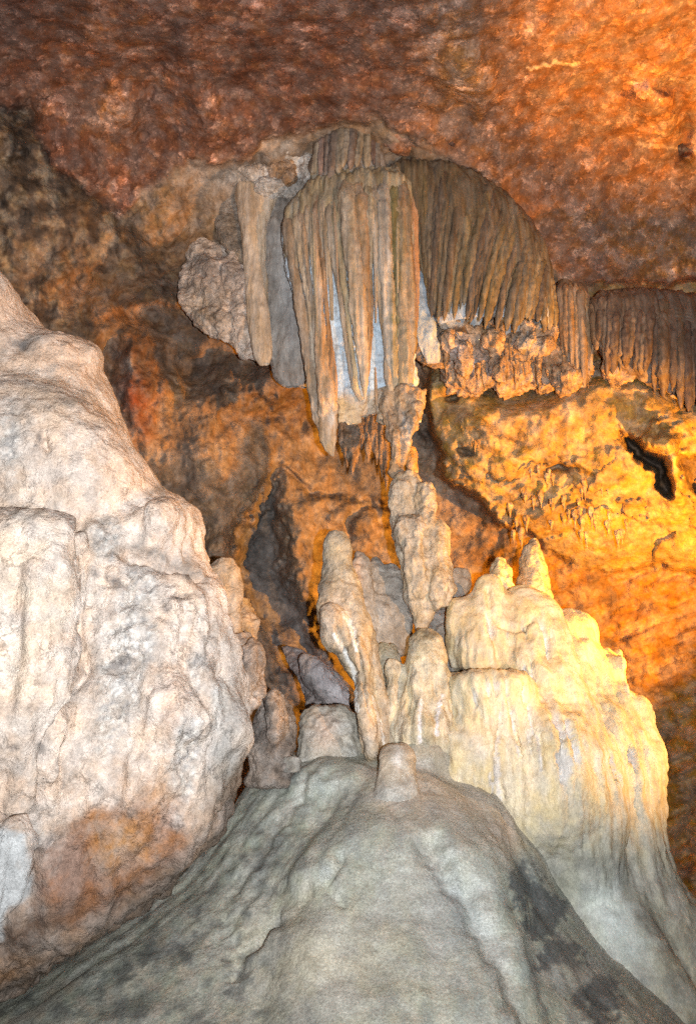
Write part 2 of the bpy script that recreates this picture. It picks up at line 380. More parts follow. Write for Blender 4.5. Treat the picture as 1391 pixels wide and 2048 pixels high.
    mid = G(330, 720, 190, 110, 20)*.85
    wall = mix(wall, mid, (.14, .085, .055)); wall = mix(wall, G(300, 620, 110, 40, 20)*.5, (.28, .15, .08))
    wall = mix(wall, G(272, 800, 34, 75, -8)*.85, (.26, .085, .05)); wall = mix(wall, G(350, 790, 22, 40)*.6, (.42, .24, .09))
    wall = mix(wall, G(370, 920, 26, 110)*.7, (.13, .10, .085)); wall = mix(wall, G(570, 790, 90, 45)*.6, (.17, .115, .085))
    wall = mix(wall, G(260, 735, 18, 14)*.6, (.5, .42, .36)); wall = mix(wall, G(440, 350, 60, 36)*.75, (.46, .42, .39)); wall = mix(wall, G(390, 410, 40, 60)*.6, (.44, .31, .21)); wall = mix(wall, G(555, 285, 40, 26)*.7, (.5, .40, .32))
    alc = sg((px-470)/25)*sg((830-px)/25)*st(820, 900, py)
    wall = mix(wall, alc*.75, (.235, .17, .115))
    wall = mix(wall, hol*.85, (.125, .118, .115)); wall = mix(wall, G(620, 1340, 90, 120)*.8, (.2, .16, .15))  # recess shadow painted as dark grey
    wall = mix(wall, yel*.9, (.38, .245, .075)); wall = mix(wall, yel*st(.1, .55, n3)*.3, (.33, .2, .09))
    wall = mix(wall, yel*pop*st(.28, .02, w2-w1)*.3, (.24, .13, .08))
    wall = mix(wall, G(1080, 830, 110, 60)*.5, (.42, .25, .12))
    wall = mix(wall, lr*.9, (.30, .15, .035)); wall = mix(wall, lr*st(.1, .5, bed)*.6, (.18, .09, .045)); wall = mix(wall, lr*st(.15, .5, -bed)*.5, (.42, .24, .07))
    wall = mix(wall, np.maximum(hole, hole2*.8)*.9, (.09, .055, .04))  # dark rock of the holes, their shade painted in too
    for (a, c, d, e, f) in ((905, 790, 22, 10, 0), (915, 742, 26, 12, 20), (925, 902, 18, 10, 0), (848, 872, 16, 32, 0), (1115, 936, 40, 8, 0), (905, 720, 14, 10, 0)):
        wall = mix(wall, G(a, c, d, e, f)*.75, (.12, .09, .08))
    ce = sh(len(px), (.185, .082, .052))
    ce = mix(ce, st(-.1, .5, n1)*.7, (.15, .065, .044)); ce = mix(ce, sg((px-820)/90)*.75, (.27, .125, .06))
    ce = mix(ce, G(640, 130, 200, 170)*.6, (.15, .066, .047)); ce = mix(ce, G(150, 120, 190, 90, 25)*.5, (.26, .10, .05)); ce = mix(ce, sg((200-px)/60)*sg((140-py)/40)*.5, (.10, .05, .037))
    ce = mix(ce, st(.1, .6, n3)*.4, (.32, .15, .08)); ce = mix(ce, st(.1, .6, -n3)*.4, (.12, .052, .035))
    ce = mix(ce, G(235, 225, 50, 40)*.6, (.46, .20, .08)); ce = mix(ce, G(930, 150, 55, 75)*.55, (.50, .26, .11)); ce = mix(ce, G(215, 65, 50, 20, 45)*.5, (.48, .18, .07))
    ce = mix(ce, G(350, 60, 30, 60, 10)*.65, (.10, .05, .04)); ce = mix(ce, G(285, 230, 26, 60)*.5, (.15, .07, .05))
    ce = mix(ce, np.clip(g1*.9+g2*.5+g4*.5, 0, 1)*.5, (.11, .05, .035))
    ce = mix(ce, sg((60-px)/25)*st(330, 200, py)*.5, (.12, .06, .05)); ce = mix(ce, G(1190, 520, 90, 50)*.5, (.18, .085, .055))
    vein = st(5, 1.5, ld(px+5*n4, py+5*n4, [(1056, 137), (1085, 133), (1108, 124), (1135, 129), (1158, 127)])); ce = mix(ce, vein*.85, (.72, .48, .30))
    vein2 = st(5, 1.5, ld(px+6*n4, py+6*n4, [(1270, 288), (1320, 293), (1391, 303)])); ce = mix(ce, vein2*.6, (.55, .32, .18))
    ce = mix(ce, G(1330, 490, 110, 80)*.3, (.40, .19, .06)); ce = mix(ce, G(1370, 325, 18, 18)*.8, (.10, .06, .045))
    ce = mix(ce, G(55, 232, 34, 30)*.9, (.055, .042, .033))
    ce = ce*np.array([1.0, 1.02, .98])
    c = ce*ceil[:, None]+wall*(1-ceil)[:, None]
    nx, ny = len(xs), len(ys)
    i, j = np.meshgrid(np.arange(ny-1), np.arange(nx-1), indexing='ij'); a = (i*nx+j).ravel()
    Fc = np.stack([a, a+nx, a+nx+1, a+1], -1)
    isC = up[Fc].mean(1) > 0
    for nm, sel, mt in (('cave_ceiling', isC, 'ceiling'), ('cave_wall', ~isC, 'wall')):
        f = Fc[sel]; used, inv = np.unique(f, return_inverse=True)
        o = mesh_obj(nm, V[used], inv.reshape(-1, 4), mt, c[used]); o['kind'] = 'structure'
chamber()

def ground():
    xs = np.linspace(-14, 14, 160); ys = np.linspace(-3, 14, 110); x, y = np.meshgrid(xs, ys); x, y = x.ravel(), y.ravel()
    z = -1.1+.18*fbm(np.stack([x*.5, y*.5, x*0], -1), 4, 3)
    V = np.stack([x, y, z], -1); i, j = np.meshgrid(np.arange(109), np.arange(159), indexing='ij'); a = (i*160+j).ravel()
    o = mesh_obj('ground', V, np.stack([a, a+1, a+161, a+160], -1), 'rough', sh(len(V), (.22, .15, .10))); o['kind'] = 'structure'
ground()

# ------------------------------------------------------------------ left outcrop
def left_outcrop():
    rows = [(-330, -60, 470, 7.0), (-350, -8, 525, 7.0), (-380, 34, 612, 6.95), (-410, 105, 664, 6.9), (-440, 168, 712, 6.85), (-450, 214, 770, 6.8), (-460, 242, 832, 6.75),
            (-470, 288, 912, 6.7), (-480, 334, 975, 6.7), (-490, 384, 1020, 6.7), (-500, 402, 1075, 6.65), (-510, 420, 1150, 6.6), (-520, 455, 1235, 6.6), (-530, 480, 1330, 6.55),
            (-540, 486, 1430, 6.5), (-550, 488, 1520, 6.5), (-560, 478, 1590, 6.5), (-560, 442, 1660, 6.5),
            (-560, 392, 1720, 6.5), (-560, 325, 1790, 6.5), (-560, 235, 1860, 6.5), (-560, 120, 1930, 6.5), (-560, -10, 2010, 6.5), (-540, -150, 2150, 6.5), (-540, -300, 2400, 6.5)]
    it = [loft(rows, .42, 70, 64, 2.6)]
    E_ = lambda *a: it.append(ell(*a))
    E_(-60, 620, 6.4, 85, 100, .6, 20)
    E_(100, 920, 6.35, 240, 150, .62, 30)
    E_(340, 1055, 6.45, 60, 68, .55, 20)        # right lobe with its shelf
    E_(335, 1290, 6.35, 82, 170, .55, 4)        # lobe under the dark shelf
    E_(400, 1230, 6.4, 50, 110, .4, -8)
    E_(440, 1400, 6.4, 55, 120, .45, 0)
    it.append(loft([(-60, 60, 1015, 5.75), (-80, 150, 1040, 5.65), (-90, 164, 1120, 5.55), (-100, 158, 1250, 5.5), (-110, 140, 1400, 5.5), (-120, 112, 1520, 5.55), (-130, 90, 1620, 5.7), (-140, 50, 1680, 5.75)], .55, 40, 40, 2.8))
    E_(225, 1300, 6.3, 80, 270, .42, 8)
    E_(330, 1480, 6.1, 70, 130, .42, 10)
    it.append(loft([(-80, 20, 1620, 5.35), (-90, 60, 1655, 5.3), (-100, 62, 1730, 5.25), (-100, 48, 1800, 5.2), (-100, 22, 1860, 5.2), (-100, -10, 1910, 5.2)], .5, 24, 30, 2.6))
    def cong(px, py):                            # bands of white conglomerate lumps
        wx = px+20*n2(px, py, 70, 5); wy = py+20*n2(px, py, 70, 6)
        b = np.maximum.reduce([gb(wx, wy, 250, 1310, 60, 250, 14), gb(wx, wy, 360, 1560, 42, 150, 12)*1.1, gb(wx, wy, 215, 1080, 50, 70)*.9, gb(wx, wy, 20, 880, 40, 120)*.7, gb(wx, wy, 90, 1690, 60, 60)*.7, gb(wx, wy, 395, 1330, 34, 120)*.7])
        return st(.3, .75, b)
    def disp(V, n, px, py):
        d = .08*fbm(V*.9, 4, 2)+.022*fbm(V*3.2, 4, 7)+.010*fbm(V*11, 3, 9)
        c = cong(px, py)
        w1, w2, _ = worley(V*6.0+.3*np.stack([fbm(V*3, 2, 1)]*3, -1), 2); v1, v2, _ = worley(V*15., 5)
        d += c*(.10*(.7-w1)+.05*(.6-v1)-.03)
        d += .07*aniso(V, 4.5, .9, 4, 4)*st(980, 1150, py)*(1-.5*c)+.03*aniso(V, 12, 1.6, 3, 5)*st(900, 1100, py)
        d -= .02*np.exp(-((w2-w1)/.05)**2)*(.3+c)
        G = lambda *a: gb(px+8*n2(px, py, 40, 8), py+8*n2(px, py, 40, 9), *a)
        d -= .16*G(300, 1115, 70, 14, 12)+.14*G(345, 975, 50, 10, -18)*0+.12*G(380, 1140, 40, 9, 18)+.10*G(270, 1000, 40, 16, -30)
        d -= .12*G(85, 880, 9, 16)+.10*G(360, 1190, 16, 6)+.10*G(330, 1232, 10, 12)+.10*G(245, 1330, 40, 16, -15)+.08*G(220, 1170, 24, 9, 40)
        d -= .10*np.exp(-(ld(px, py, [(160, 1040), (168, 1150), (158, 1260), (175, 1340), (120, 1440), (85, 1530), (80, 1600)])/7)**2)
        d += .16*G(385, 1440, 34, 40, 20)+.12*G(470, 1460, 30, 50)+.10*G(330, 1420, 40, 70, 10)-.12*G(455, 1335, 20, 30)
        d += .14*G(180, 720, 40, 16, 35)+.10*G(80, 690, 90, 20, 8)-.10*G(45, 690, 26, 18)
        return d
    def color(V, n, px, py):
        wx = px+22*n2(px, py, 60, 15)+7*n2(px, py, 16, 17); wy = py+22*n2(px, py, 60, 16)+7*n2(px, py, 16, 18)
        G = lambda *a: gb(wx, wy, *a)
        k = n2(px, py, 55, 19, 4); s = n2(px, py*.35, 22, 20, 3); f = n2(px, py, 10, 23, 3)
        c = sh(len(px), (.66, .505, .40))
        c = mix(c, st(.0, .5, k)*.5, (.52, .395, .31)); c = mix(c, st(.0, .45, s)*.6*st(950, 1050, py), (.74, .58, .46)); c = mix(c, st(.1, .5, -s)*.5*st(950, 1050, py), (.44, .36, .30))
        cg = cong(px, py)
        c = mix(c, cg*.6, (.46, .42, .385)); c = mix(c, cg*st(.05, .5, f)*.7, (.80, .76, .70)); c = mix(c, cg*st(.1, .5, -f+.5*k)*.7, (.33, .32, .32))
        c = mix(c, G(60, 1240, 110, 230, 4)*.7*st(-.5, .3, k), (.80, .66, .52))
        c = mix(c, G(110, 800, 130, 60, 30)*.5, (.50, .38, .28))
        c = mix(c, st(.25, .6, G(215, 1725, 190, 105, -36))*st(1550, 1620, wy)*.95, (.30, .135, .065)); c = mix(c, G(235, 1690, 60, 50, -35)*.8, (.50, .27, .12)); c = mix(c, G(150, 1740, 60, 50, -30)*.8, (.28, .13, .07))
        c = mix(c, G(300, 1580, 50, 50, 20)*.7, (.50, .28, .15)); c = mix(c, G(120, 1750, 50, 60, 15)*.7, (.34, .17, .10)); c = mix(c, G(345, 1390, 24, 60)*.6, (.50, .30, .20))
        c = mix(c, G(60, 1860, 120, 34, -25)*.95, (.16, .10, .07)); c = mix(c, G(30, 1905, 60, 16, -22)*.8, (.06, .055, .055)); c = mix(c, G(10, 1950, 60, 30, -30)*.9, (.42, .22, .10))
        c = mix(c, st(-4, 14, sd(wx, wy, [(-200, 1640), (62, 1650), (66, 1730), (48, 1810), (10, 1880), (-200, 1960)]))*.95, (.52, .53, .53))
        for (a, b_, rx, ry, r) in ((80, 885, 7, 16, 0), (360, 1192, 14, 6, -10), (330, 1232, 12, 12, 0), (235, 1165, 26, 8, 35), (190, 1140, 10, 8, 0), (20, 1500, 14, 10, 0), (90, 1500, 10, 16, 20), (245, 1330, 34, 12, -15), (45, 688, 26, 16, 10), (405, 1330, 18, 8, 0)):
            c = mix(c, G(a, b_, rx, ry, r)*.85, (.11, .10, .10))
        c = mix(c, G(300, 1112, 80, 12, 12)*.7, (.22, .20, .185)); c = mix(c, G(385, 1140, 40, 10, 22)*.75, (.16, .15, .14)); c = mix(c, G(320, 985, 40, 10, -20)*.7, (.20, .18, .16)); c = mix(c, G(140, 795, 40, 9, 10)*.6, (.22, .19, .16))  # shade under the shelves painted as dark bands
        c = mix(c, G(455, 1480, 45, 110, 10)*.75, (.27, .27, .26)); c = mix(c, G(435, 1400, 16, 50, 10)*.6, (.60, .63, .62)); c = mix(c, G(420, 1300, 40, 60)*.4, (.42, .37, .33))
        c = mix(c, G(470, 1560, 36, 40)*.8, (.12, .14, .13)); c = mix(c, G(450, 1590, 20, 60, 30)*.6, (.4, .38, .34))
        c = mix(c, st(.30, .55, n2(px, py*.5, 30, 41, 4))*st(900, 1000, py)*.35, (.34, .29, .25))
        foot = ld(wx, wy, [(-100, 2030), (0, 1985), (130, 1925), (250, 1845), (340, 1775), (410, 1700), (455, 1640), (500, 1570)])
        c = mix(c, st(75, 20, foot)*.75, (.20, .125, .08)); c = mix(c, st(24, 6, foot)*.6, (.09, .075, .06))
        return c
    o = solid('rock_outcrop', it, .026, 60, disp, color, 'pale')
    tag(o, 'huge pale limestone outcrop with white lumpy bands and a rust brown foot', 'rock outcrop')
left_outcrop()

# ------------------------------------------------------------------ grey green mound
def mound():
    rows = [(700, 885, 1490, 8.2), (590, 910, 1510, 8.2), (525, 940, 1540, 8.1), (492, 988, 1584, 8.0), (455, 1035, 1640, 7.9), (405, 1075, 1700, 7.8), (350, 1105, 1760, 7.7), (270, 1150, 1820, 7.6),
            (160, 1205, 1885, 7.5), (40, 1265, 1945, 7.4), (-80, 1330, 2010, 7.3), (-260, 1420, 2100, 7.2), (-500, 1560, 2250, 7.1), (-700, 1700, 2420, 7.0)]
    it = [loft(rows, .80, 60, 80, 2.1)]
    it.append(loft([(745, 845, 1540, 7.3), (690, 925, 1588, 7.2), (620, 1000, 1668, 7.0), (570, 1050, 1780, 6.75), (560, 1060, 1920, 6.2), (500, 1100, 2080, 5.8)], .7, 30, 40, 2.2))
    it.append(ell(845, 1515, 7.75, 85, 55, .5)); it.append(ell(680, 1555, 7.6, 110, 40, .5, -4)); it.append(ell(945, 1640, 7.5, 85, 70, .5, 35))
    def disp(V, n, px, py):
        d = .06*fbm(V*.8, 3, 12)+.016*fbm(V*2.6, 4, 17)+.005*fbm(V*9, 3, 19)
        wx = px+14*n2(px, py, 50, 25); wy = py+14*n2(px, py, 50, 26)
        G = lambda *a: gb(wx, wy, *a)
        sc = np.maximum.reduce([G(610, 1580, 70, 45, -20), G(540, 1680, 60, 90, 30)*.8, G(460, 1870, 45, 60)*.9, G(500, 1760, 60, 50)*.7])
        w1, w2, _ = worley(V*np.array([9, 9, 9.])+.4*np.stack([fbm(V*4, 2, 3)]*3, -1), 6)
        d -= sc*.06*(w2-w1 > .0)*np.maximum(0, .75-w1)*1.6
        d -= .10*np.exp(-(ld(wx, wy, [(860, 1700), (930, 1800), (1010, 1920), (1060, 2040)])/26)**2)
        d -= .06*np.exp(-(ld(wx, wy, [(690, 1720), (660, 1780), (690, 1830)])/8)**2)+.07*np.exp(-(ld(wx, wy, [(470, 1960), (520, 1880), (560, 1850)])/14)**2)
        d += .10*G(590, 1900, 110, 70, -20)+.08*G(640, 1760, 60, 50)
        th = np.arctan2(V[:, 0]-.66, 8.3-V[:, 1]); rr = np.hypot(V[:, 0]-.66, 8.3-V[:, 1])
        d += .022*fbm(np.stack([th*9, rr*.5+V[:, 2]*.3, rr*0], -1), 4, 28)*st(.4, 1.6, rr)
        d += G(1010, 1665, 36, 46, 10)*.03*np.maximum(0, .8-w1)
        return d
    def color(V, n, px, py):
        wx = px+26*n2(px, py, 80, 35)+8*n2(px, py, 20, 36); wy = py+26*n2(px, py, 80, 37)+8*n2(px, py, 20, 38)
        G = lambda *a: gb(wx, wy, *a); th = np.arctan2(V[:, 0]-.66, 8.3-V[:, 1]); rr = np.hypot(V[:, 0]-.66, 8.3-V[:, 1])
        run = fbm(np.stack([th*11, rr*.55+V[:, 2]*.3, rr*0], -1), 4, 29)*st(.4, 1.6, rr)
        k = n2(px, py, 90, 39, 4); f = n2(px, py, 26, 40, 4); s = n2(px-.35*py, py*.3+.2*px, 26, 42, 3)
        c = sh(len(px), (.295, .31, .25))
        c = mix(c, st(-.05, .45, k)*.6, (.25, .26, .23)); c = mix(c, st(.1, .5, s)*.55, (.21, .235, .225)); c = mix(c, st(.1, .5, -s)*.45, (.43, .38, .30))
        c = mix(c, st(.05, .45, run)*.5, (.25, .265, .24)); c = mix(c, st(.05, .45, -run)*.4, (.44, .42, .36))
        c = mix(c, G(640, 1930, 190, 140)*.75, (.43, .385, .30)); c = mix(c, G(830, 1760, 90, 130)*.45, (.36, .34, .30))
        c = mix(c, G(800, 1590, 70, 50)*.8, (.46, .34, .245)); c = mix(c, G(930, 1580, 110, 70, 30)*.7, (.42, .345, .28)); c = mix(c, G(850, 1520, 70, 26)*.7, (.42, .35, .26)); c = mix(c, G(1015, 1660, 40, 55)*.65, (.43, .32, .25))  # tan crest; lamp's pinkish tint painted on the right flank
        c = mix(c, G(930, 1830, 60, 110, -25)*.55, (.34, .37, .38))
        dk = np.maximum.reduce([G(1045, 1760, 34, 44, 30), G(1080, 1800, 60, 28, 40), G(1120, 1900, 60, 34, 15), G(1090, 1840, 30, 30), G(1200, 2000, 50, 50)])
        c = mix(c, st(.30, .55, dk+.35*f+.2*n2(px, py, 9, 45, 3))*.85, (.07, .082, .088)); c = mix(c, G(1160, 1940, 45, 20, 10)*.6, (.33, .30, .26))
        c = mix(c, st(.15, .5, f+.25*k)*st(640, 480, px)*.75, (.13, .135, .125)); c = mix(c, st(.2, .5, -f)*st(560, 380, px)*st(1800, 1880, py)*.7, (.42, .36, .28))
        for (a, b_, rx, ry, r) in ((555, 1690, 40, 26, -20), (515, 1720, 24, 40, 20), (545, 1785, 22, 16, 0), (425, 1790, 40, 14, -20), (590, 1560, 60, 20, 0), (715, 1590, 8, 18, 0), (330, 1890, 40, 16, -20), (250, 2010, 60, 24, 0)):
            c = mix(c, G(a, b_, rx, ry, r)*.6, (.12, .125, .12))
        c = mix(c, G(590, 1575, 80, 40, -20)*st(.0, .4, -f)*.6, (.42, .43, .38))
        c = mix(c, np.exp(-(ld(wx, wy, [(0, 2010), (150, 1930), (290, 1850), (390, 1740), (500, 1610)])/22)**2)*.45, (.36, .37, .30))
        return c
    o = solid('flowstone_mound', it, .032, 45, disp, color, 'mound')
    tag(o, 'broad smooth grey green flowstone mound sloping up across the bottom', 'flowstone')
mound()

# ------------------------------------------------------------------ right flowstone cascade
def cascade():
    rows = [(935, 1085, 1190, 8.9), (905, 1115, 1230, 8.9), (893, 1180, 1280, 8.85), (888, 1232, 1335, 8.8), (880, 1246, 1390, 8.7), (868, 1285, 1440, 8.6), (855, 1322, 1500, 8.5), (850, 1326, 1560, 8.4),
            (870, 1324, 1620, 8.35), (890, 1326, 1680, 8.3), (920, 1345, 1735, 8.25), (960, 1388, 1800, 8.2), (990, 1420, 1880, 8.1), (1000, 1460, 1980, 8.0), (1000, 1540, 2100, 7.9), (1000, 1620, 2300, 7.8)]
    it = [loft(rows, .62, 60, 60, 2.3)]
    it.append(loft([(962, 985, 1140, 8.4), (948, 1002, 1158, 8.4), (938, 1010, 1200, 8.35), (915, 1014, 1260, 8.25), (908, 1018, 1320, 8.2), (910, 1010, 1370, 8.2)], .9, 26, 30))     # left dome
    it.append(loft([(895, 935, 1190, 8.45), (888, 950, 1220, 8.4), (890, 955, 1300, 8.35), (895, 950, 1350, 8.3)], .9, 20, 26))
    it.append(loft([(1020, 1065, 1170, 8.5), (1010, 1105, 1195, 8.4), (1008, 1135, 1250, 8.25), (1005, 1160, 1330, 8.05), (1010, 1190, 1420, 7.9), (1020, 1240, 1540, 7.75), (1040, 1250, 1660, 7.7), (1060, 1250, 1760, 7.75), (1080, 1240, 1880, 7.9)], .7, 36, 36))
    it.append(ell(985, 1420, 7.85, 105, 78, .55, 0)); it.append(ell(960, 1520, 7.75, 100, 110, .5, 0)); it.append(ell(1090, 1560, 7.6, 120, 150, .5, 10))
    it.append(loft([(1120, 1150, 1215, 8.8), (1105, 1188, 1240, 8.75), (1110, 1195, 1290, 8.7), (1120, 1210, 1340, 8.6)], .8, 20, 26))
    it.append(loft([(1212, 1240, 1292, 8.7), (1200, 1250, 1310, 8.65), (1190, 1246, 1350, 8.6), (1180, 1252, 1420, 8.5), (1180, 1300, 1500, 8.4)], .8, 24, 26))
    it.append(ell(1230, 1330, 8.55, 20, 22, .25)); it.append(ell(1236, 1395, 8.55, 20, 26, .3)); it.append(ell(1182, 1250, 8.7, 12, 18, .15)); it.append(loft([(1190, 1290, 1400, 8.5), (1185, 1322, 1480, 8.35), (1180, 1327, 1580, 8.2), (1180, 1325, 1680, 8.1), (1190, 1350, 1780, 8.0), (1200, 1390, 1900, 7.9)], .75, 26, 30))
    it.append(loft([(1130, 1200, 1690, 8.0), (1120, 1260, 1760, 7.75), (1130, 1320, 1860, 7.55), (1160, 1390, 1980, 7.35), (1200, 1480, 2120, 7.2)], .5, 24, 30))
    def flute(V, px, py):
        w = fbm(V*1.6, 2, 61)
        return fbm(np.stack([V[:, 0]*8.5+.9*w+.35*V[:, 2], V[:, 1]*3, V[:, 2]*.75+.4*w], -1), 3, 62)
    def slots(V, px, py):
        r = np.maximum.reduce([gb(px, py, 1010, 1420, 80, 60), gb(px, py, 1060, 1300, 55, 60), gb(px, py, 1080, 1500, 100, 80), gb(px, py, 1030, 1560, 60, 50), gb(px, py, 1240, 1520, 40, 60)*.8, gb(px, py, 870, 1440, 26, 70), gb(px, py, 975, 1230, 18, 60)*.9])
        q = fbm(np.stack([V[:, 0]*15+.5*V[:, 2], V[:, 1]*2, V[:, 2]*2.2], -1), 2, 63)
        return st(.25, .5, r)*st(.34, .43, q)
    def disp(V, n, px, py):
        d = .03*fbm(V*1.3, 3, 52)+.010*fbm(V*5, 4, 57)+.016*fbm(V*np.array([1.8, 1.8, 4.5]), 3, 58)*st(1680, 1500, py)
        f = flute(V, px, py); m = st(1200, 1320, py)*st(1840, 1700, py)
        d += m*(.032*f+.016*fbm(np.stack([V[:, 0]*20+.6*V[:, 2], V[:, 1]*6, V[:, 2]*1.3], -1), 2, 66))-.05*slots(V, px, py)
        w1, w2, _ = worley(V*np.array([13, 13, 10.]), 9); d += .007*(.6-w1)*(.4+st(1250, 1350, py))
        d += .010*fbm(V*np.array([9, 9, 14.]), 3, 59)
        sl = np.interp(px, [880, 930, 1000, 1040, 1075], [1350, 1346, 1338, 1342, 1362]); inx = st(870, 900, px)*st(1085, 1040, px)
        d += inx*(.10*np.exp(-((py-sl-26)/20)**2)-.16*np.exp(-((py-sl)/7)**2))
        d -= .06*np.exp(-(ld(px, py, [(975, 1180), (985, 1260), (1000, 1330)])/5)**2)+.10*np.exp(-(ld(px, py, [(1000, 1250), (1030, 1262), (1060, 1240)])/6)**2)*.6
        return d
    def color(V, n, px, py):
        wx = px+16*n2(px, py, 60, 65); wy = py+16*n2(px, py, 60, 66)
        G = lambda *a: gb(wx, wy, *a)
        k = n2(px, py, 70, 67, 4); f = n2(px, py, 18, 68, 3)
        c = sh(len(px), (.60, .47, .27))
        c = mix(c, st(0, .5, k)*.5, (.64, .50, .34)); c = mix(c, st(.1, .5, f)*.4, (.50, .37, .22))
        c = mix(c, G(915, 1400, 40, 110)*.6, (.46, .44, .32)); c = mix(c, G(985, 1350, 80, 12)*.6, (.32, .27, .19))
        c = mix(c, G(925, 1230, 40, 70)*.4, (.56, .40, .22)); c = mix(c, G(1000, 1480, 110, 70)*.4, (.68, .50, .35))
        c = mix(c, slots(V, px, py)*.8, (.54, .50, .48)); c = mix(c, slots(V, px+3, py)*(1-slots(V, px, py))*.6, (.2, .17, .15))
        c = mix(c, G(1150, 1250, 50, 26)*.5, (.40, .31, .2))
        low = st(-110, 90, wy-1650-.18*np.abs(wx-1180)+30*f); c = mix(c, low*.85, (.33, .33, .27)); c = mix(c, st(.05, .4, k)*low*.6, (.22, .22, .18))
        c = mix(c, G(1230, 1850, 60, 110, -22)*.9, (.50, .55, .52)); c = mix(c, G(1190, 1735, 70, 24, 10)*.7, (.2, .2, .175)); c = mix(c, G(1060, 1720, 40, 60, -30)*.4, (.4, .4, .33))
        c = mix(c, G(1290, 1830, 22, 140, -25)*.7, (.2, .195, .155)); c = mix(c, G(1330, 1790, 22, 120, -25)*.5, (.36, .33, .27))
        return c
    o = solid('flowstone_cascade', it, .024, 42, disp, color, 'cream')
    tag(o, 'large cream and yellow fluted flowstone cascade with rounded domes, right of the centre', 'flowstone')
cascade()

# ------------------------------------------------------------------ smaller formations
def dn(a, sc, seed, st_=1.0, b=0.0, bs=12):
    def f(V, n, px, py):
        d = a*fbm(V*np.array([sc, sc, sc/st_]), 4, seed)
        if b: d = d+b*fbm(V*np.array([bs, bs, bs*.8]), 3, seed+50)
        return d
    return f
def cc(base, *spots, var=.35, seed=0):
    def f(V, n, px, py):
        wx = px+8*n2(px, py, 26, 71+seed); wy = py+8*n2(px, py, 26, 72+seed)
        c = sh(len(px), base); k = n2(px, py, 24, 73+seed, 4)
        c = mix(c, st(0, .5, k)*var, np.array(base)*.62); c = mix(c, st(.05, .5, -k)*var, np.minimum(np.array(base)*1.3, .85))
        for (x, y, rx, ry, r, a, col) in spots: c = mix(c, gb(wx, wy, x, y, rx, ry, r)*a, col)
        return c
    return f
def lump(name, items, label, cat, color, mat='stal', voxel=.016, it=3, a=.05, sc=3., seed=1, st_=1., b=.015, bs=12, group=None):
    return tag(solid(name, items, voxel, it, dn(a, sc, seed, st_, b, bs), color, mat), label, cat, group)

# big leaning stalagmite left of the centre
def leaning():
    it = [loft([(664, 690, 1062, 7.9), (652, 702, 1080, 7.9), (647, 706, 1115, 7.9), (642, 716, 1150, 7.9), (635, 724, 1190, 7.85), (638, 735, 1230, 7.8), (648, 750, 1270, 7.8), (672, 758, 1310, 7.75), (700, 770, 1350, 7.75),
                (712, 778, 1400, 7.7), (716, 790, 1450, 7.7), (722, 800, 1495, 7.7), (740, 800, 1530, 7.7)], .8, 50, 36)]
    it.append(ell(672, 1255, 7.6, 30, 50, .16, -18)); it.append(ell(735, 1440, 7.5, 26, 80, .2, -8)); it.append(ell(725, 1330, 7.55, 18, 60, .14, -15))
    def disp(V, n, px, py):
        d = .04*fbm(V*2.6, 4, 81)+.012*fbm(V*10, 3, 82)+.03*aniso(V, 7, 1.0, 3, 83)*st(1180, 1280, py)
        d -= .06*np.exp(-(ld(px, py, [(700, 1240), (716, 1290), (722, 1350), (740, 1420)])/4)**2)+.05*np.exp(-(ld(px, py, [(672, 1255), (690, 1300), (712, 1345)])/4)**2)
        return d
    c = cc((.36, .29, .20), (665, 1230, 40, 60, 0, .6, (.46, .34, .25)), (675, 1100, 40, 50, 0, .5, (.33, .285, .21)), (735, 1350, 22, 90, -10, .5, (.42, .26, .14)), (740, 1460, 30, 50, 0, .6, (.50, .36, .26)), (748, 1380, 12, 60, -8, .5, (.36, .36, .27)), var=.25)  # orange strip of lamplight painted along the right side
    def col(V, n, px, py):
        r = c(V, n, px, py); k = 4*n2(px, py, 9, 84)
        v = np.maximum(st(7, 3, ld(px+k, py+k, [(688, 1225), (706, 1262), (712, 1300)])), st(6, 2.5, ld(px+k, py+k, [(668, 1270), (690, 1305), (708, 1345), (712, 1420)])))
        return mix(r, np.maximum(v, st(4, 1.5, ld(px+k, py+k, [(745, 1395), (760, 1450), (770, 1500)]))*.7), (.68, .66, .62))
    tag(solid('stalagmite', it, .016, 3, disp, col, 'stal'), 'tall leaning olive beige stalagmite with white veins, rounded tip against the orange wall', 'stalagmite')
leaning()
# grey three-fingered group behind it
lump('stalagmite_cluster', [loft([(712, 722, 1102, 8.7), (704, 738, 1120, 8.7), (702, 745, 1180, 8.65), (715, 760, 1260, 8.6), (740, 775, 1300, 8.6)], .9, 26, 26),
      loft([(745, 758, 1112, 8.8), (738, 766, 1125, 8.8), (736, 778, 1180, 8.75), (738, 790, 1290, 8.7)], .9, 26, 26),
      loft([(775, 790, 1125, 8.8), (766, 804, 1140, 8.8), (762, 816, 1190, 8.75), (762, 825, 1250, 8.7), (764, 815, 1310, 8.7)], .9, 26, 26),
      loft([(735, 800, 1190, 8.7), (740, 806, 1310, 8.6)], .6, 12, 26)],
     'short grey stalagmite group with three blunt fingers behind the leaning one', 'stalagmites', cc((.30, .26, .22), (712, 1150, 12, 60, 0, .85, (.50, .31, .19)), (755, 1250, 20, 40, 0, .6, (.46, .43, .39)), (790, 1200, 40, 60, 0, .4, (.27, .23, .19))), a=.03, sc=5, seed=91, b=.016, bs=14, st_=.8)
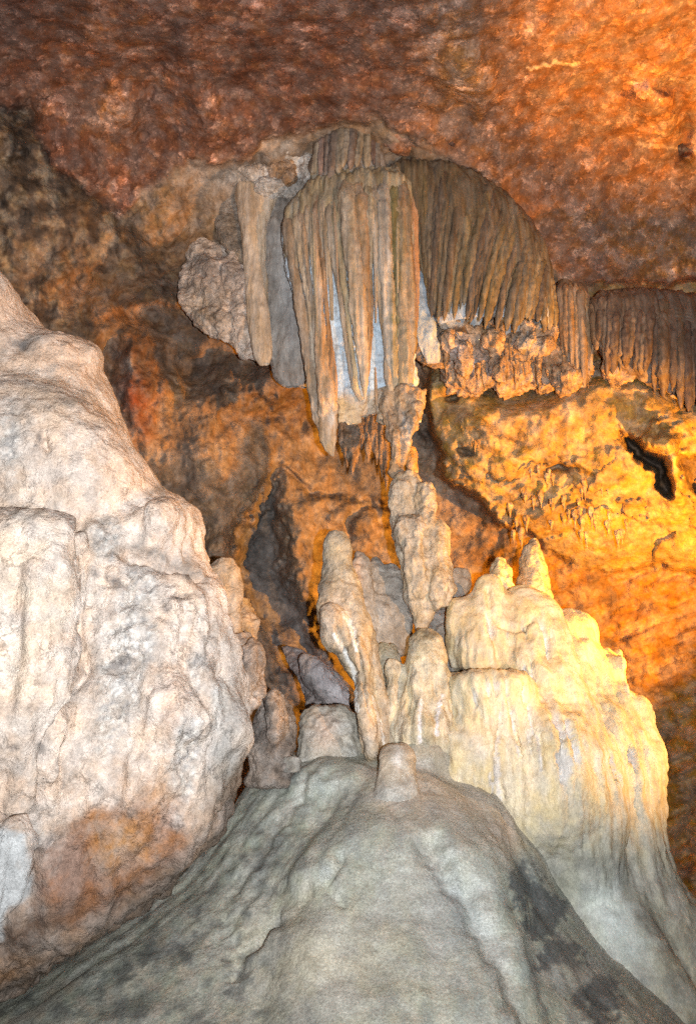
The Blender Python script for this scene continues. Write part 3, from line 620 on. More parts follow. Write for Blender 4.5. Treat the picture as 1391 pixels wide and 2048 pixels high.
# broken column in the middle: lower stack
def column_lower():
    it = [loft([(790, 830, 950, 8.75), (778, 836, 965, 8.75), (780, 838, 1010, 8.72), (782, 850, 1040, 8.7), (786, 868, 1075, 8.65), (794, 880, 1110, 8.6), (802, 884, 1150, 8.55), (812, 876, 1195, 8.5), (822, 862, 1235, 8.5), (830, 850, 1262, 8.5)], .85, 44, 34),
          loft([(838, 856, 964, 8.6), (830, 864, 980, 8.6), (830, 870, 1020, 8.58), (834, 874, 1060, 8.55)], .9, 24, 24),
          loft([(862, 884, 1040, 8.6), (855, 893, 1060, 8.55), (850, 898, 1110, 8.5), (852, 906, 1160, 8.45), (856, 910, 1190, 8.42), (865, 900, 1215, 8.42)], .9, 30, 28),
          loft([(786, 845, 1030, 8.6), (790, 850, 1060, 8.5), (805, 850, 1120, 8.38), (818, 850, 1200, 8.36)], .7, 20, 24)]
    lump('broken_column', it, 'knobbly stump of a broken column with several rounded lobes, rising behind the front stalagmite', 'column',
         cc((.42, .33, .23), (805, 1080, 20, 60, 0, .4, (.34, .28, .22)), (840, 1040, 20, 20, 0, .5, (.27, .22, .18)), (840, 1150, 30, 50, 0, .4, (.50, .42, .30)), (880, 1130, 30, 70, 0, .5, (.50, .34, .17)), (842, 1060, 6, 12, 0, .8, (.55, .57, .6))), a=.05, sc=5, seed=101, b=.022, bs=13, st_=2, it=7)  # yellow lamplight painted on the right lobe
column_lower()
lump('hanging_column', [loft([(756, 850, 780, 9.1), (762, 846, 812, 9.05), (768, 840, 840, 9.0), (771, 828, 866, 8.95), (775, 815, 890, 8.9), (778, 810, 925, 8.85), (782, 807, 950, 8.82), (788, 800, 962, 8.8)], .55, 30, 30), loft([(775, 792, 830, 8.95), (778, 796, 880, 8.85), (784, 798, 940, 8.8)], .8, 14, 18), loft([(815, 838, 810, 8.9), (808, 834, 850, 8.85), (806, 822, 886, 8.85)], .8, 14, 18)],
     'pale hanging column end above the knobbly stump, under the central drapery', 'stalactite', cc((.33, .235, .155), (812, 860, 6, 46, -15, .7, (.42, .42, .42)), (775, 880, 8, 60, 0, .6, (.40, .20, .07)), (800, 800, 50, 14, 0, .5, (.56, .42, .28))), a=.06, sc=6, seed=107, b=.022, st_=2.5, it=6)
lump('stalactite_stub', [loft([(812, 832, 895, 9.3), (808, 836, 920, 9.3), (812, 836, 940, 9.3), (820, 830, 956, 9.3)], .9, 16, 20)], 'short orange stub behind the pale hanging column end', 'stalactite', cc((.46, .24, .08)), a=.02, seed=109)
# front stalagmite with flutes
def front():
    it = [loft([(838, 864, 1252, 7.8), (822, 882, 1268, 7.8), (814, 890, 1300, 7.75), (806, 896, 1350, 7.7), (800, 902, 1400, 7.65), (796, 910, 1450, 7.6), (798, 912, 1490, 7.6), (815, 900, 1540, 7.6)], .85, 40, 34),
          loft([(778, 792, 1318, 7.8), (772, 806, 1330, 7.78), (766, 812, 1370, 7.75), (768, 815, 1430, 7.7), (776, 825, 1490, 7.65), (790, 820, 1530, 7.65)], .9, 26, 26),
          loft([(742, 770, 1440, 7.8), (745, 790, 1490, 7.75), (760, 790, 1525, 7.75)], .9, 12, 20)]
    def disp(V, n, px, py):
        return .03*fbm(V*2.6, 4, 111)+.010*fbm(V*10, 3, 112)+.07*aniso(V, 8, .9, 3, 113)*st(1290, 1380, py)
    c = cc((.44, .37, .25), (850, 1300, 30, 50, 0, .5, (.42, .40, .30)), (848, 1268, 24, 14, 0, .9, (.12, .10, .065)), (800, 1440, 14, 60, 0, .5, (.52, .36, .2)), (880, 1450, 20, 50, 0, .5, (.56, .40, .23)), (850, 1500, 60, 22, 0, .6, (.34, .31, .25)), var=.25)
    def col(V, n, px, py):
        r = c(V, n, px, py); k = 3*n2(px, py, 9, 84)
        v = np.maximum(st(5, 2, ld(px+k, py+k, [(842, 1400), (838, 1440), (840, 1490)])), st(5, 2, ld(px+k, py+k, [(884, 1390), (874, 1430), (872, 1470)])))
        return mix(r, v*.9, (.62, .60, .62))
    tag(solid('stalagmite', it, .016, 3, disp, col, 'stal'), 'fluted beige stalagmite with dark rounded cap, standing in front of the broken column', 'stalagmite')
front()
lump('stalagmite', [loft([(752, 790, 1288, 8.2), (745, 800, 1305, 8.15), (748, 800, 1360, 8.1), (752, 795, 1420, 8.0)], .9, 18, 24)], 'low rounded knob between the leaning and the fluted stalagmite', 'stalagmite', cc((.40, .33, .22)), a=.02, seed=117)
lump('flowstone_ledge', [loft([(885, 935, 1140, 9.2), (878, 940, 1165, 9.2), (870, 930, 1200, 9.15), (845, 915, 1235, 9.0), (840, 915, 1300, 8.8), (850, 910, 1360, 8.6)], .7, 22, 26)], 'grey ledge of rock between the broken column and the cream cascade', 'ledge', cc((.28, .24, .20)), a=.05, seed=119)
# cones on top of the cascade
lump('stalagmite', [loft([(1058, 1072, 1076, 9.2), (1050, 1080, 1092, 9.2), (1042, 1088, 1120, 9.2), (1034, 1098, 1160, 9.15), (1030, 1102, 1200, 9.1), (1030, 1104, 1230, 9.1)], .95, 26, 28)], 'pointed brown cone stalagmite, tallest on the back of the cream cascade', 'stalagmite', cc((.46, .35, .22), (1065, 1100, 20, 30, 0, .5, (.36, .27, .17))), a=.03, sc=5, seed=121, b=.012)
lump('stalagmite', [loft([(992, 1008, 1116, 9.0), (984, 1018, 1130, 9.0), (980, 1024, 1160, 8.95), (985, 1030, 1200, 8.9)], .95, 18, 24), ell(990, 1150, 8.95, 10, 14, .08)], 'small knobby cream stalagmite between the rounded dome and the brown cone', 'stalagmite', cc((.56, .44, .26)), a=.03, sc=6, seed=123, b=.012)
# lump and stump on the mound
lump('stalagmite_stump', [loft([(620, 690, 1414, 7.9), (604, 712, 1428, 7.9), (598, 722, 1460, 7.85), (596, 728, 1500, 7.8), (588, 738, 1535, 7.78), (565, 765, 1570, 7.82)], .7, 26, 34, 2.6)],
     'squat grey stump with a scaly pinkish face, at the back of the mound', 'stalagmite', cc((.30, .28, .235), (650, 1460, 30, 40, 0, .8, (.46, .33, .25)), (610, 1480, 14, 50, 0, .4, (.34, .30, .26))), a=.03, sc=4, seed=131, b=.022, bs=11, mat='mound')
lump('stalagmite_stump', [loft([(772, 812, 1488, 7.1), (762, 824, 1498, 7.1), (756, 830, 1530, 7.05), (748, 838, 1570, 7.0), (736, 850, 1605, 7.0), (716, 878, 1650, 7.08), (690, 910, 1710, 7.2)], .85, 26, 32, 2.3)],
     'small rounded pinkish stump on the crest of the grey mound', 'stalagmite', cc((.37, .30, .23), (795, 1525, 6, 16, 0, .7, (.6, .52, .46)), (770, 1590, 40, 30, 0, .5, (.33, .31, .27)), (760, 1640, 40, 50, 0, .9, (.26, .26, .23)), (820, 1650, 40, 60, 0, .8, (.28, .275, .24))), a=.02, sc=3, seed=133, b=.008, mat='mound')
# stones beside the left outcrop
lump('rounded_rock', [loft([(430, 468, 1116, 7.6), (421, 478, 1130, 7.6), (420, 484, 1170, 7.55), (430, 482, 1220, 7.5), (440, 480, 1280, 7.45)], .8, 24, 28)], 'upright rounded tan knob at the right edge of the pale outcrop', 'rock', cc((.44, .31, .20)), a=.03, seed=141, mat='pale')
lump('pointed_rock', [loft([(478, 500, 1196, 7.65), (474, 508, 1215, 7.65), (472, 520, 1245, 7.6), (478, 512, 1275, 7.55), (482, 505, 1320, 7.5)], .9, 20, 26), ell(512, 1243, 7.55, 11, 9, .06)], 'small orange lit rock with a pointed nose beside the tan knob', 'rock', cc((.48, .28, .13)), a=.03, sc=6, seed=143, mat='pale')
lump('hanging_rock', [loft([(462, 500, 1268, 7.2), (462, 518, 1300, 7.15), (466, 526, 1350, 7.1), (472, 528, 1385, 7.05), (482, 520, 1415, 7.0), (490, 508, 1436, 7.0)], .8, 26, 30), ell(498, 1340, 6.95, 24, 60, .15, 4)], 'rough brown flake with a white crusted edge, below the orange lit rock', 'rock', cc((.30, .22, .17), (500, 1390, 22, 30, 0, .7, (.48, .40, .34)), (480, 1300, 22, 30, 0, .4, (.5, .42, .36))), a=.05, sc=5, seed=145, b=.025, mat='rough')
lump('rock', [loft([(548, 560, 1382, 7.6), (525, 578, 1405, 7.55), (506, 588, 1440, 7.5), (500, 590, 1480, 7.45), (500, 588, 1530, 7.4), (490, 575, 1570, 7.4)], .7, 26, 30, 2.6), ell(552, 1440, 7.35, 22, 60, .16, -4)], 'pointed dark rock with a tan ridge, left of the squat stump', 'rock', cc((.24, .19, .155), (556, 1430, 16, 50, 0, .7, (.45, .31, .22)), (520, 1450, 20, 40, 0, .5, (.13, .12, .115)), (550, 1490, 18, 40, 0, .4, (.4, .31, .26))), a=.05, sc=4, seed=147, b=.02, mat='rough')
lump('rock', [loft([(568, 600, 1514, 7.35), (566, 602, 1520, 7.35), (568, 600, 1545, 7.3)], .8, 10, 24, 4)], 'tiny square block at the foot of the dark pointed rock', 'rock', cc((.30, .27, .23)), a=.01, seed=149, voxel=.01, it=2)
lump('rock_slab', [loft([(560, 590, 1290, 9.8), (565, 640, 1315, 9.7), (580, 672, 1345, 9.5), (600, 700, 1380, 9.35), (610, 735, 1420, 9.2), (620, 770, 1480, 9.1), (620, 790, 1560, 9.0)], .5, 30, 32, 2.4), ell(655, 1370, 9.1, 34, 80, .2, -42)], 'smooth lilac grey slab slanting down behind the stumps', 'rock', cc((.22, .19, .18), (545, 1300, 26, 36, -30, .75, (.46, .22, .12)), (660, 1370, 24, 80, -42, .7, (.40, .37, .385)), (590, 1350, 20, 60, -40, .5, (.19, .15, .145))), a=.06, sc=2.4, seed=151, mat='stal', it=16)

# ------------------------------------------------------------------ left of the central drapery
lump('hanging_boulder', [loft([(410, 480, 474, 10.2), (378, 500, 500, 10.15), (366, 506, 540, 10.1), (362, 510, 590, 10.05), (370, 512, 628, 10.0), (396, 515, 652, 9.97), (418, 515, 670, 9.95), (455, 516, 694, 9.9), (492, 516, 718, 9.9)], .45, 34, 34, 2.3), loft([(440, 490, 500, 10.0), (450, 500, 560, 9.85), (470, 505, 640, 9.8), (485, 512, 700, 9.8)], .5, 16, 20)],
     'bulging pinkish tan rock hanging left of the smooth pillar', 'rock', cc((.62, .48, .38), (430, 540, 40, 30, 0, .6, (.62, .50, .44)), (400, 520, 16, 20, 0, .5, (.20, .17, .14)), (480, 560, 20, 50, 0, .5, (.38, .34, .33)), (400, 620, 26, 30, 0, .5, (.34, .23, .12)), (440, 600, 10, 40, 20, .5, (.26, .18, .12))), a=.13, sc=2.2, seed=161, b=.03, bs=7, mat='rough', voxel=.02, it=10)
def pillar():
    r = thing('rock_pillar', 530, 735, 9.7, 'vertical pillar, painted half lit orange half shaded grey, left of the central drapery', 'pillar')
    skin('pillar_column', [(480, 530, 355, 9.85), (470, 552, 372, 9.8), (470, 550, 410, 9.75), (480, 540, 450, 9.72), (487, 536, 520, 9.7), (492, 540, 600, 9.66), (500, 542, 680, 9.62), (512, 542, 715, 9.6), (520, 538, 728, 9.6)], 'fold', cc((.64, .47, .32), (500, 400, 14, 60, 0, .4, (.36, .26, .18))), dn(.05, 3.0, 163, 3.5, .008), r, .6, 130, 70)  # lamplit orange painted into this half
    skin('pillar_sheet', [(540, 600, 378, 9.95), (530, 615, 420, 9.9), (520, 612, 480, 9.85), (522, 615, 560, 9.82), (528, 622, 640, 9.8), (535, 626, 710, 9.78), (545, 622, 745, 9.78), (570, 610, 775, 9.78)], 'fold', cc((.33, .29, .255), (570, 395, 26, 26, 0, .6, (.15, .115, .095)), (578, 560, 22, 90, 0, .75, (.48, .49, .50)), (590, 650, 14, 60, 0, .4, (.36, .34, .34)), (580, 750, 40, 26, 0, .5, (.30, .22, .17))), dn(.07, 4, 165, 3, .015), r, .5, 130, 80)  # shadow of the central drapery painted grey into this half
    skin('side_ridge', [(455, 480, 335, 9.9), (438, 488, 360, 9.9), (430, 490, 420, 9.88), (440, 492, 480, 9.86), (462, 494, 530, 9.84), (478, 494, 560, 9.84)], 'rough', cc((.30, .23, .17), (450, 400, 20, 60, 0, .5, (.34, .30, .27))), dn(.06, 4, 167, 1.6, .02), r, .7, 70, 44)
pillar()
lump('flowstone_crust', [loft([(400, 440, 320, 10.0), (390, 475, 345, 10.0), (388, 450, 400, 10.05), (395, 450, 460, 10.1), (410, 470, 520, 10.15)], .6, 24, 28), ell(350, 430, 10.1, 60, 55, .3, -20), ell(440, 335, 9.75, 40, 20, .2)], 'lumpy grey white crust under the edge of the red ceiling', 'flowstone', cc((.60, .54, .50), (350, 420, 50, 50, 0, .8, (.42, .27, .15)), (400, 420, 26, 60, 0, .5, (.48, .36, .26)), (330, 390, 40, 40, 0, .3, (.25, .15, .08))), a=.08, sc=3, seed=169, b=.03, bs=9, mat='rough', voxel=.02)
lump('flowstone_crust', [loft([(520, 575, 266, 9.35), (512, 590, 290, 9.4), (520, 600, 320, 9.5), (535, 605, 345, 9.6), (555, 610, 375, 9.65), (570, 620, 395, 9.7)], .6, 24, 28), ell(500, 350, 9.62, 48, 22, .22, 10), ell(545, 375, 9.6, 30, 16, .2, 0), ell(450, 350, 9.75, 40, 26, .2, 0), ell(615, 340, 9.6, 22, 50, .2, 0)], 'cream and blue grey crust above the pillar, holding a brown rounded stone', 'flowstone', cc((.58, .50, .43), (560, 280, 30, 20, 0, .5, (.52, .40, .30)), (500, 325, 40, 20, 0, .6, (.44, .29, .19)), (560, 355, 40, 16, 0, .5, (.45, .46, .48)), (600, 385, 20, 16, 0, .6, (.36, .34, .32))), a=.08, sc=3.5, seed=171, b=.025, bs=10, mat='rough', voxel=.018)
lump('rounded_stone', [ell(567, 342, 9.52, 32, 34, .13, 15)], 'brown rounded stone set in the cream crust above the pillar', 'rock', cc((.40, .25, .15)), a=.08, sc=4, seed=173, mat='rough')
lump('hanging_block', [loft([(800, 880, 214, 9.0), (775, 905, 230, 9.05), (765, 912, 256, 9.1), (766, 914, 282, 9.15), (790, 905, 304, 9.25), (860, 895, 318, 9.35)], .4, 26, 34, 3.0)], 'brown breccia block with a dark right face, on the ceiling above the right drapery', 'rock', cc((.24, .115, .065), (895, 285, 26, 60, 0, .95, (.09, .06, .055)), (830, 225, 40, 14, 0, .6, (.36, .26, .2)), (820, 280, 40, 26, 0, .4, (.28, .14, .075))), a=.05, sc=4, seed=175, b=.012, bs=9, mat='ceiling', voxel=.02, it=14)

# ------------------------------------------------------------------ draperies
RNG = np.random.RandomState(11)
def fold(parent, path, col, seed, mat='fold', thick=1.0, n=80, m=26, amp=.05, spots=()):
    rows = [(x-h, x+h, y, Y) for (x, y, h, Y) in path]
    def disp(V, nn, px, py):
        s = np.interp(py, [p[1] for p in path], [p[2] for p in path])*.0062
        return s*(.34*fbm(np.stack([V[:, 0]*22, V[:, 1]*22, V[:, 2]*.8], -1), 2, seed)+.20*fbm(V*np.array([9, 9, 13.]), 2, seed+5))
    base = cc(col, *spots, var=.22, seed=seed)
    def c(V, nn, px, py):
        r = base(V, nn, px, py)
        s = fbm(np.stack([V[:, 0]*26, V[:, 1]*10, V[:, 2]*.7], -1), 3, seed+9)
        r = mix(r, st(.05, .5, s)*.45, np.minimum(np.asarray(col)*1.45+.03, .8)); return mix(r, st(.05, .5, -s)*.4, np.asarray(col)*.6)
    return skin('drapery_fold', rows, mat, c, disp, parent, thick, n, m)
def bodyY(rows, thick):
    R = np.array(rows, float)
    def f(x, y, off=0):
        xl, xr, Y = (np.interp(y, R[:, 2], R[:, k]) for k in (0, 1, 3))
        hw = max((xr-xl)/2, 1); u = min(abs(x-(xl+xr)/2)/hw, .98)
        return Y-hw*depth(y, Y)/F*thick*math.sqrt(1-u*u)-off
    return f
BEI, OLI, BRN, WHT = (.40, .31, .215), (.36, .295, .195), (.33, .24, .165), (.56, .66, .76)  # WHT: white calcite with the blue cast of flash-only light painted in
def hood(r, rows, col, thick, seed):
    """the unbroken top of a drapery, out of which its folds grow"""
    def c(V, n, px, py):
        a = sh(len(px), col); s = fbm(np.stack([V[:, 0]*22, V[:, 1]*8, V[:, 2]*.6], -1), 3, seed); k = n2(px, py, 40, seed)
        a = mix(a, st(.05, .45, s)*.5, np.minimum(np.asarray(col)*1.5, .7)); a = mix(a, st(.05, .45, -s)*.5, np.asarray(col)*.55); return mix(a, st(0, .5, k)*.4, np.asarray(col)*np.array([.8, .72, .68]))
    skin('drapery_top', rows, 'fold', c, lambda V, n, px, py: .045*fbm(np.stack([V[:, 0]*16, V[:, 1]*10, V[:, 2]*.7], -1), 2, seed)+.02*aniso(V, 5, 1, 3, seed+2), r, thick, 130, 220, 2.2)
def central():
    r = thing('stalactite_drapery', 715, 910, 9.3, 'largest pale beige fluted drapery with blue white strips between its long folds', 'stalactite drapery')
    rows = [(668, 805, 348, 9.45), (625, 826, 368, 9.42), (590, 830, 402, 9.4), (568, 833, 440, 9.38), (566, 834, 500, 9.36), (580, 834, 560, 9.34), (600, 832, 640, 9.32), (614, 831, 720, 9.3), (622, 828, 785, 9.28), (640, 800, 815, 9.28), (690, 745, 828, 9.28), (715, 735, 833, 9.28)]
    def wc(V, n, px, py):
        c = sh(len(px), WHT); b = st(560, 430, py+30*n2(px, py, 30, 5)+.25*np.abs(px-660)); c = mix(c, b, OLI)
        s = fbm(np.stack([V[:, 0]*26, V[:, 1]*8, V[:, 2]*.7], -1), 3, 7); c = mix(c, st(.1, .5, s)*.5, (.36, .27, .18))
        return mix(c, st(770, 800, py+10*n2(px, py, 12, 6))*.9, (.54, .40, .26))
    skin('calcite_sheet', rows, 'white', wc, lambda V, n, px, py: .05*aniso(V, 6, .7, 3, 2)+.02*fbm(V*np.array([9, 9, 16.]), 4, 4)+.02*aniso(V, 22, 1.5, 2, 8), r, .30, 200, 170, 2.2)
    hood(r, [(668, 805, 346, 9.36), (625, 826, 364, 9.33), (590, 832, 400, 9.31), (570, 836, 440, 9.29), (568, 836, 480, 9.30), (574, 836, 520, 9.34), (584, 832, 565, 9.42)], OLI, .30, 31)
    by = bodyY(rows, .30)
    def F_(pts, col, seed, off=.02, spots=(), thick=.6):
        fold(r, [(x, y, h, by(x, y, off+.07)) for (x, y, h) in pts], col, seed, thick=thick, spots=spots)
    F_([(576, 425, 5), (577, 445, 11), (585, 520, 11), (600, 600, 11), (613, 680, 12), (622, 745, 13), (630, 800, 13), (636, 840, 10), (643, 868, 4)], BRN, 1, .03)
    F_([(590, 405, 4), (594, 440, 9), (604, 520, 8), (616, 600, 6), (624, 680, 5), (632, 760, 5)], BEI, 2)
    F_([(602, 395, 4), (604, 430, 8), (612, 520, 7), (622, 600, 6), (630, 690, 4)], BRN, 3, .02)
    F_([(616, 380, 4), (614, 420, 9), (620, 480, 5), (628, 560, 3), (630, 640, 2)], BEI, 4)
    F_([(630, 430, 4), (632, 500, 6), (636, 560, 8), (638, 620, 10), (642, 690, 13), (648, 745, 17), (654, 800, 19), (656, 850, 18), (656, 880, 15), (660, 900, 9), (665, 912, 3)], (.42, .28, .165), 5, .05, [(636, 600, 12, 55, 0, .85, (.60, .54, .48)), (660, 830, 4, 30, 0, .9, (.56, .57, .58)), (655, 890, 20, 24, 0, .6, (.30, .235, .15))])
    F_([(634, 372, 4), (632, 420, 9), (640, 480, 6), (648, 560, 5), (655, 640, 5), (662, 720, 7), (668, 780, 7), (672, 820, 3)], (.33, .20, .11), 6, .03)
    F_([(648, 364, 4), (646, 420, 10), (654, 500, 6), (662, 580, 4), (664, 640, 3)], BEI, 7)
    F_([(662, 358, 4), (660, 430, 10), (666, 500, 8), (676, 570, 6), (686, 640, 5), (694, 700, 4), (702, 750, 4.5), (712, 785, 5), (722, 803, 3)], (.33, .27, .21), 8, .03)
    F_([(675, 355, 4), (676, 430, 12), (682, 520, 9), (692, 600, 6), (701, 680, 5), (709, 740, 6), (714, 785, 6), (724, 800, 3)], OLI, 9, .04)
    F_([(692, 352, 5), (694, 380, 16), (700, 450, 18), (708, 530, 17), (714, 600, 17), (720, 660, 14), (725, 720, 11), (728, 765, 7), (729, 798, 2)], BEI, 10, .07, [(715, 620, 3, 90, 0, .7, (.45, .29, .16)), (722, 690, 4, 60, 0, .6, (.42, .36, .32))])
    F_([(714, 352, 5), (718, 390, 14), (724, 460, 13), (731, 540, 12), (737, 620, 9), (738, 690, 5), (734, 745, 4), (731, 785, 2)], (.32, .215, .125), 11, .06)
    F_([(734, 350, 5), (736, 400, 12), (740, 470, 7), (742, 540, 4), (743, 600, 3)], OLI, 12, .05)
    F_([(748, 350, 5), (748, 400, 12), (750, 480, 10), (757, 560, 7), (765, 640, 6), (773, 710, 6), (776, 760, 8), (783, 790, 4), (785, 800, 2)], BEI, 13, .06)
    F_([(766, 350, 5), (766, 400, 14), (768, 480, 15), (772, 560, 15), (778, 640, 14), (783, 700, 13), (787, 750, 9), (788, 793, 2)], (.36, .32, .27), 14, .08, [(772, 560, 4, 160, 2, .8, (.60, .55, .50)), (790, 640, 7, 130, 0, .85, (.21, .19, .085))])
    F_([(786, 352, 5), (786, 400, 12), (790, 480, 10), (794, 560, 8), (796, 640, 7), (798, 700, 6), (798, 760, 4)], (.23, .20, .10), 15, .05)
    F_([(804, 354, 5), (804, 400, 15), (808, 470, 16), (812, 560, 17), (813, 640, 18), (812, 710, 17), (810, 760, 15), (806, 788, 9), (803, 800, 3)], (.31, .235, .14), 16, .08, [(804, 400, 10, 34, 0, .8, (.46, .24, .10)), (822, 560, 8, 120, 0, .6, (.42, .24, .14))])
    F_([(822, 362, 5), (824, 410, 9), (828, 480, 9), (830, 560, 8), (830, 640, 6), (826, 700, 3)], (.36, .21, .12), 17, .03)
    for k in range(16):                       # thin ribs between the long folds
        x = 590+k*15+RNG.uniform(-5, 5); y0 = 372+.003*(x-720)**2+RNG.uniform(0, 30); L = RNG.uniform(120, 300); w = RNG.uniform(2, 4.2)
        dx = -.09*(x-700)*.3+ (8 if x < 700 else 2)
        F_([(x, y0, w*.5), (x+dx*.2, y0+.2*L, w), (x+dx*.6, y0+.6*L, w), (x+dx, y0+L, w*.4)], (BEI, BRN, OLI, (.42, .36, .29))[k % 4], 60+k, .035+.03*(k % 3))
    F_([(750, 735, 1.5), (751, 770, 2.5), (753, 805, 3), (757, 835, 2)], BRN, 18, .04)
    skin('calcite_sheet', [(742, 852, 782, 9.2), (742, 850, 800, 9.15), (748, 846, 822, 9.12), (755, 842, 845, 9.1)], 'white', cc((.52, .40, .27), (760, 800, 16, 14, 0, .7, (.58, .46, .36)), (815, 800, 8, 20, 0, .6, (.58, .57, .57))), dn(.07, 5, 23, 1.2, .02), r, .35, 40, 60)
    skin('calcite_sheet', [(668, 730, 800, 9.2), (672, 728, 818, 9.18), (676, 724, 835, 9.18), (690, 712, 848, 9.18)], 'white', cc((.56, .43, .27)), dn(.06, 6, 24, 1.2, .02), r, .4, 34, 50)
central()

def fan(name, label, rows, tops, bots, n, hw, cols, thick, seed, px, py, Yb, bend=.0, body=(.15, .10, .065), off=.03, sheet=None, top=None):
    """dense drapery: n folds from a line of tops to an uneven line of tips, over a solid body"""
    r = thing(name, px, py, Yb, label, 'stalactite drapery')
    def wc(V, nn, x, y):
        c = sh(len(x), body); yb = np.interp(x, [b[0] for b in sorted(bots)], [b[1] for b in sorted(bots)])
        return mix(c, st(-60, -25, y-yb+18*n2(x, y, 14, seed))*st(-.35, .0, n2(x, y, 40, seed+3))*.9, sheet or (.40, .38, .37))
    skin('calcite_sheet', rows, 'white', wc, lambda V, nn, x, y: .05*aniso(V, 6, .8, 3, seed), r, thick, 110, 110)
    if top: hood(r, [(x0, x1, y, Y-dy) for (x0, x1, y, Y), dy in zip(rows, top)], np.mean(cols, 0), thick, seed+40)
    by = bodyY(rows, thick); rs = np.random.RandomState(seed)
    def at(L, u):
        L = np.array(L, float); s = np.concatenate([[0], np.cumsum(np.hypot(*np.diff(L, axis=0).T))]); s /= s[-1]
        return np.interp(u, s, L[:, 0]), np.interp(u, s, L[:, 1])
    for k in range(n):
        u = (k+.5)/n; tx, ty = at(tops, u); bx, byy = at(bots, u+rs.uniform(-.3, .3)/n)
        byy += rs.uniform(-26, 10); h = hw*rs.uniform(.75, 1.35); c = np.array(cols[rs.randint(len(cols))])*rs.uniform(.85, 1.15); o = off*rs.uniform(.3, 1.6)
        pts = []
        for t, g in ((0, .35), (.04, .9), (.2, 1.0), (.4, 1.0), (.6, 1.0), (.78, .90), (.9, .68), (.96, .44), (1, .1)):
            x = tx+(bx-tx)*(t+bend*math.sin(math.pi*t)); y = ty+(byy-ty)*t
            pts.append((x, y, max(h*g, .8), by(x, y, o)))
        fold(r, pts, c, seed*40+k, n=64, m=18)
    return r
DK = [(.15, .113, .07), (.13, .097, .066), (.175, .13, .078), (.115, .086, .062), (.20, .148, .08)]
fan('stalactite_drapery', 'broad dark olive brown drapery of dense narrow folds, right of the pale central one',
    [(800, 870, 322, 9.5), (778, 930, 342, 9.48), (790, 985, 372, 9.46), (805, 1040, 425, 9.44), (822, 1078, 480, 9.42), (840, 1102, 545, 9.4), (852, 1108, 590, 9.38), (864, 1108, 620, 9.36), (872, 1104, 640, 9.34), (882, 1095, 652, 9.34)],
    [(786, 336), (830, 320), (880, 322), (930, 342), (975, 366), (1020, 400), (1052, 440), (1075, 490), (1092, 535), (1102, 575)],
    [(846, 545), (864, 642), (874, 654), (888, 655), (910, 640), (930, 628), (948, 660), (975, 668), (1000, 662), (1025, 665), (1050, 658), (1075, 662), (1095, 660), (1112, 650)],
    32, 7.8, DK, .34, 3, 960, 690, 9.3, bend=.10, sheet=(.50, .53, .56), top=(.09, .09, .08, .07, .05, .02, -.03))
fan('stalactite_drapery', 'small narrow drapery with looped folds between the two dark ones',
    [(1112, 1165, 566, 9.7), (1108, 1178, 590, 9.66), (1112, 1185, 650, 9.62), (1125, 1188, 710, 9.6), (1140, 1182, 755, 9.58), (1155, 1175, 775, 9.58)],
    [(1114, 572), (1130, 565), (1148, 566), (1164, 575), (1176, 590)], [(1122, 690), (1138, 745), (1158, 782), (1170, 770), (1182, 700)], 7, 6.5, [(.24, .15, .085), (.20, .125, .07), (.28, .18, .10)], .5, 5, 1150, 780, 9.6, sheet=(.34, .27, .22))
fan('stalactite_drapery', 'dark brown drapery slanting to the right, farthest right under the ceiling edge',
    [(1200, 1330, 588, 9.6), (1182, 1400, 602, 9.55), (1178, 1450, 640, 9.5), (1192, 1490, 680, 9.46), (1218, 1520, 715, 9.44), (1272, 1540, 750, 9.42), (1340, 1540, 785, 9.42)],
    [(1182, 604), (1220, 594), (1270, 590), (1320, 588), (1370, 604), (1420, 630), (1460, 660)],
    [(1190, 695), (1215, 748), (1238, 762), (1262, 736), (1290, 768), (1320, 784), (1352, 808), (1391, 836), (1440, 880), (1500, 900)], 26, 9, [(.115, .075, .05), (.095, .062, .044), (.145, .095, .058), (.15, .10, .062)], .34, 7, 1290, 790, 9.6, sheet=(.28, .20, .15), top=(.08, .08, .06, .02, -.04))
fan('stalactite_drapery', 'short grey fluted drapery up against the ceiling, on top of the central one',
    [(660, 735, 256, 9.3), (632, 752, 275, 9.3), (622, 764, 310, 9.35), (618, 768, 345, 9.4), (640, 760, 372, 9.42)],
    [(632, 290), (650, 268), (680, 258), (710, 256), (738, 262), (758, 285)], [(622, 392), (645, 372), (675, 360), (705, 356), (735, 356), (764, 352)], 11, 7.5, [(.27, .20, .16), (.23, .15, .12), (.32, .27, .23), (.30, .24, .17)], .5, 9, 700, 360, 9.4, sheet=(.36, .30, .26))

